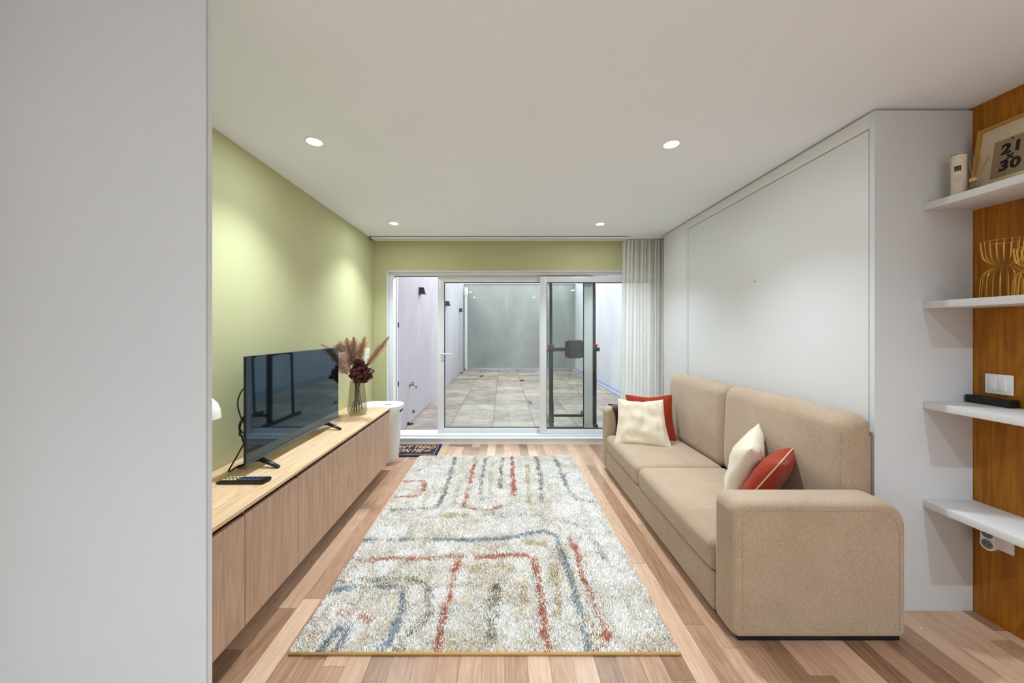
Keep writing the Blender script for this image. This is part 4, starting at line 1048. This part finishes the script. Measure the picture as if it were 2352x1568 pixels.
# gold wire candle holders
def wire_holder(cx, cy, z0, h, rt, rb, rw, lab, n=20, r=.0012):
    t = thing('wire_holder', (cx, cy, z0), lab, 'candle holder', 'gold wire holders on the second shelf')
    wz = .565*h; base = Vector((cx, cy, z0))
    top = [(rt, h), (rt*.985, h*.93), (rt*.93, h*.78), (rt*.80, h*.68), (rt*.5, h*.605), (rw, wz)]
    bot = [(rw, wz), (rb*.5, h*.525), (rb*.80, h*.455), (rb*.92, h*.36), (rb*.97, h*.2), (rb, .0016)]
    bm = bmesh.new()
    for i in range(n):
        a = 2*math.pi*i/n; d = Vector((math.cos(a), math.sin(a), 0))
        add_tube(bm, spline([base + d*rr + Vector((0, 0, z)) for rr, z in top], 5), r, 5)
    done(bm, 'upper_wires', M['gold_wire'], t, True)
    bm = bmesh.new()
    for i in range(n):
        a = 2*math.pi*(i+.5)/n; d = Vector((math.cos(a), math.sin(a), 0))
        add_tube(bm, spline([base + d*rr + Vector((0, 0, z)) for rr, z in bot], 5), r, 5)
    done(bm, 'lower_wires', M['gold_wire'], t, True)
    for nm, rr, z in (('rim', rt, h), ('waist_ring', rw, wz), ('foot_ring', rb, .0018)):
        bm = bmesh.new(); add_tube(bm, [base + Vector((math.cos(a)*rr, math.sin(a)*rr, z)) for a in [2*math.pi*i/48 for i in range(48)]], r*1.1, 5, closed=True)
        done(bm, nm, M['gold_wire'], t, True)
wire_holder(2.165, 1.505, 1.492, .248, .061, .064, .015, 'tall hourglass gold wire candle holder on the second shelf')
wire_holder(2.112, 1.385, 1.492, .192, .047, .050, .012, 'shorter gold wire candle holder cut by the right edge of the view')

# black case on shelf 3
t_ = bmesh.new()
prof = spline([Vector((0, D1-.010, 1.047)), Vector((0, 1.63, 1.0475)), Vector((0, 1.59, 1.043)), Vector((0, 1.565, 1.041)), Vector((0, 1.55, 1.045)), Vector((0, 1.535, 1.0465)), Vector((0, 1.527, 1.042))], 5)
pf = [(p.y, p.z) for p in prof] + [(1.525, 1.012), (D1-.010, 1.012)]
add_prism(t_, pf, lambda p: Vector((2.222, p[0], p[1])), lambda p: Vector((2.266, p[0], p[1])))
props(done(t_, 'black_case', M['black_plastic'], None, True), 'long low black case on the third shelf under the light switch', 'case')
# light switch
t = thing('light_switch', (XR, 1.592, 1.06), 'white double light switch on the wood wall above the third shelf', 'light switch')
box('plate', XR-.009, XR, 1.547, 1.636, 1.061, 1.152, M['white_plastic'], t, .003)
for y in (1.5665, 1.5925): box('rocker', XR-.013, XR-.008, y-.0005, y+.0255, 1.079, 1.134, M['white_plastic'], t, .001)
# socket with adapter
t = thing('wall_socket', (XR, 1.575, .355), 'white wall socket plate on the wood wall below the lowest shelf', 'socket')
box('plate', XR-.009, XR, 1.545, 1.625, .352, .435, M['white_plastic'], t, .002)
t = thing('socket_adapter', (2.24, 1.582, .37), 'white double-outlet plug adapter stuck in the wall socket under the lowest shelf', 'plug adapter')
bm = bmesh.new(); prof = []
for k in range(-60, 241, 12): prof.append((1.582+.0265*math.cos(R(k-90+ -0)), 0))
def fig8():
    out = []
    for k in range(0, 360, 10):
        a = R(k); y = .0265*math.cos(a); z = math.sin(a)
        zz = .0245*(1 if z >= 0 else -1) + .0265*z
        yy = y*(1 if abs(z) > .25 else .86+.56*abs(z))
        out.append((1.582+yy, .4065+zz))
    return out
pr = fig8()
add_prism(bm, pr, lambda p: Vector((2.200, p[0], p[1])), lambda p: Vector((2.262, 1.582+(p[0]-1.582)*.85, .4065+(p[1]-.4065)*.8)))
done(bm, 'body', M['white_plastic'], t, True)
M['socket_grey'] = plain('socket_well_grey', (120, 118, 114), .6)
for z in (.3835, .4295):
    bm = bmesh.new(); add_cyl(bm, (2.1990, 1.582, z), (2.2005, 1.582, z), .0195, n=32); w_ = done(bm, 'socket_well', M['socket_grey'], t)
    bm = bmesh.new()
    for s in (-1, 1): add_cyl(bm, (2.1982, 1.582+s*.0085, z), (2.1992, 1.582+s*.0085, z), .0026, n=12)
    done(bm, 'pin_hole', M['rubber'], w_)
# small crumb on the dark planks
x, y = fl(2115, 1443, 0); bm = bmesh.new(); add_box(bm, x-.004, x+.004, y-.002, y+.002, 0, .003, .0008)
props(done(bm, 'paper_scrap', M['white_plastic'], None), 'tiny white scrap lying on the dark planks beside the sofa arm', 'scrap')
for o in bpy.data.objects:
    if 'wo' in o: del o['wo']
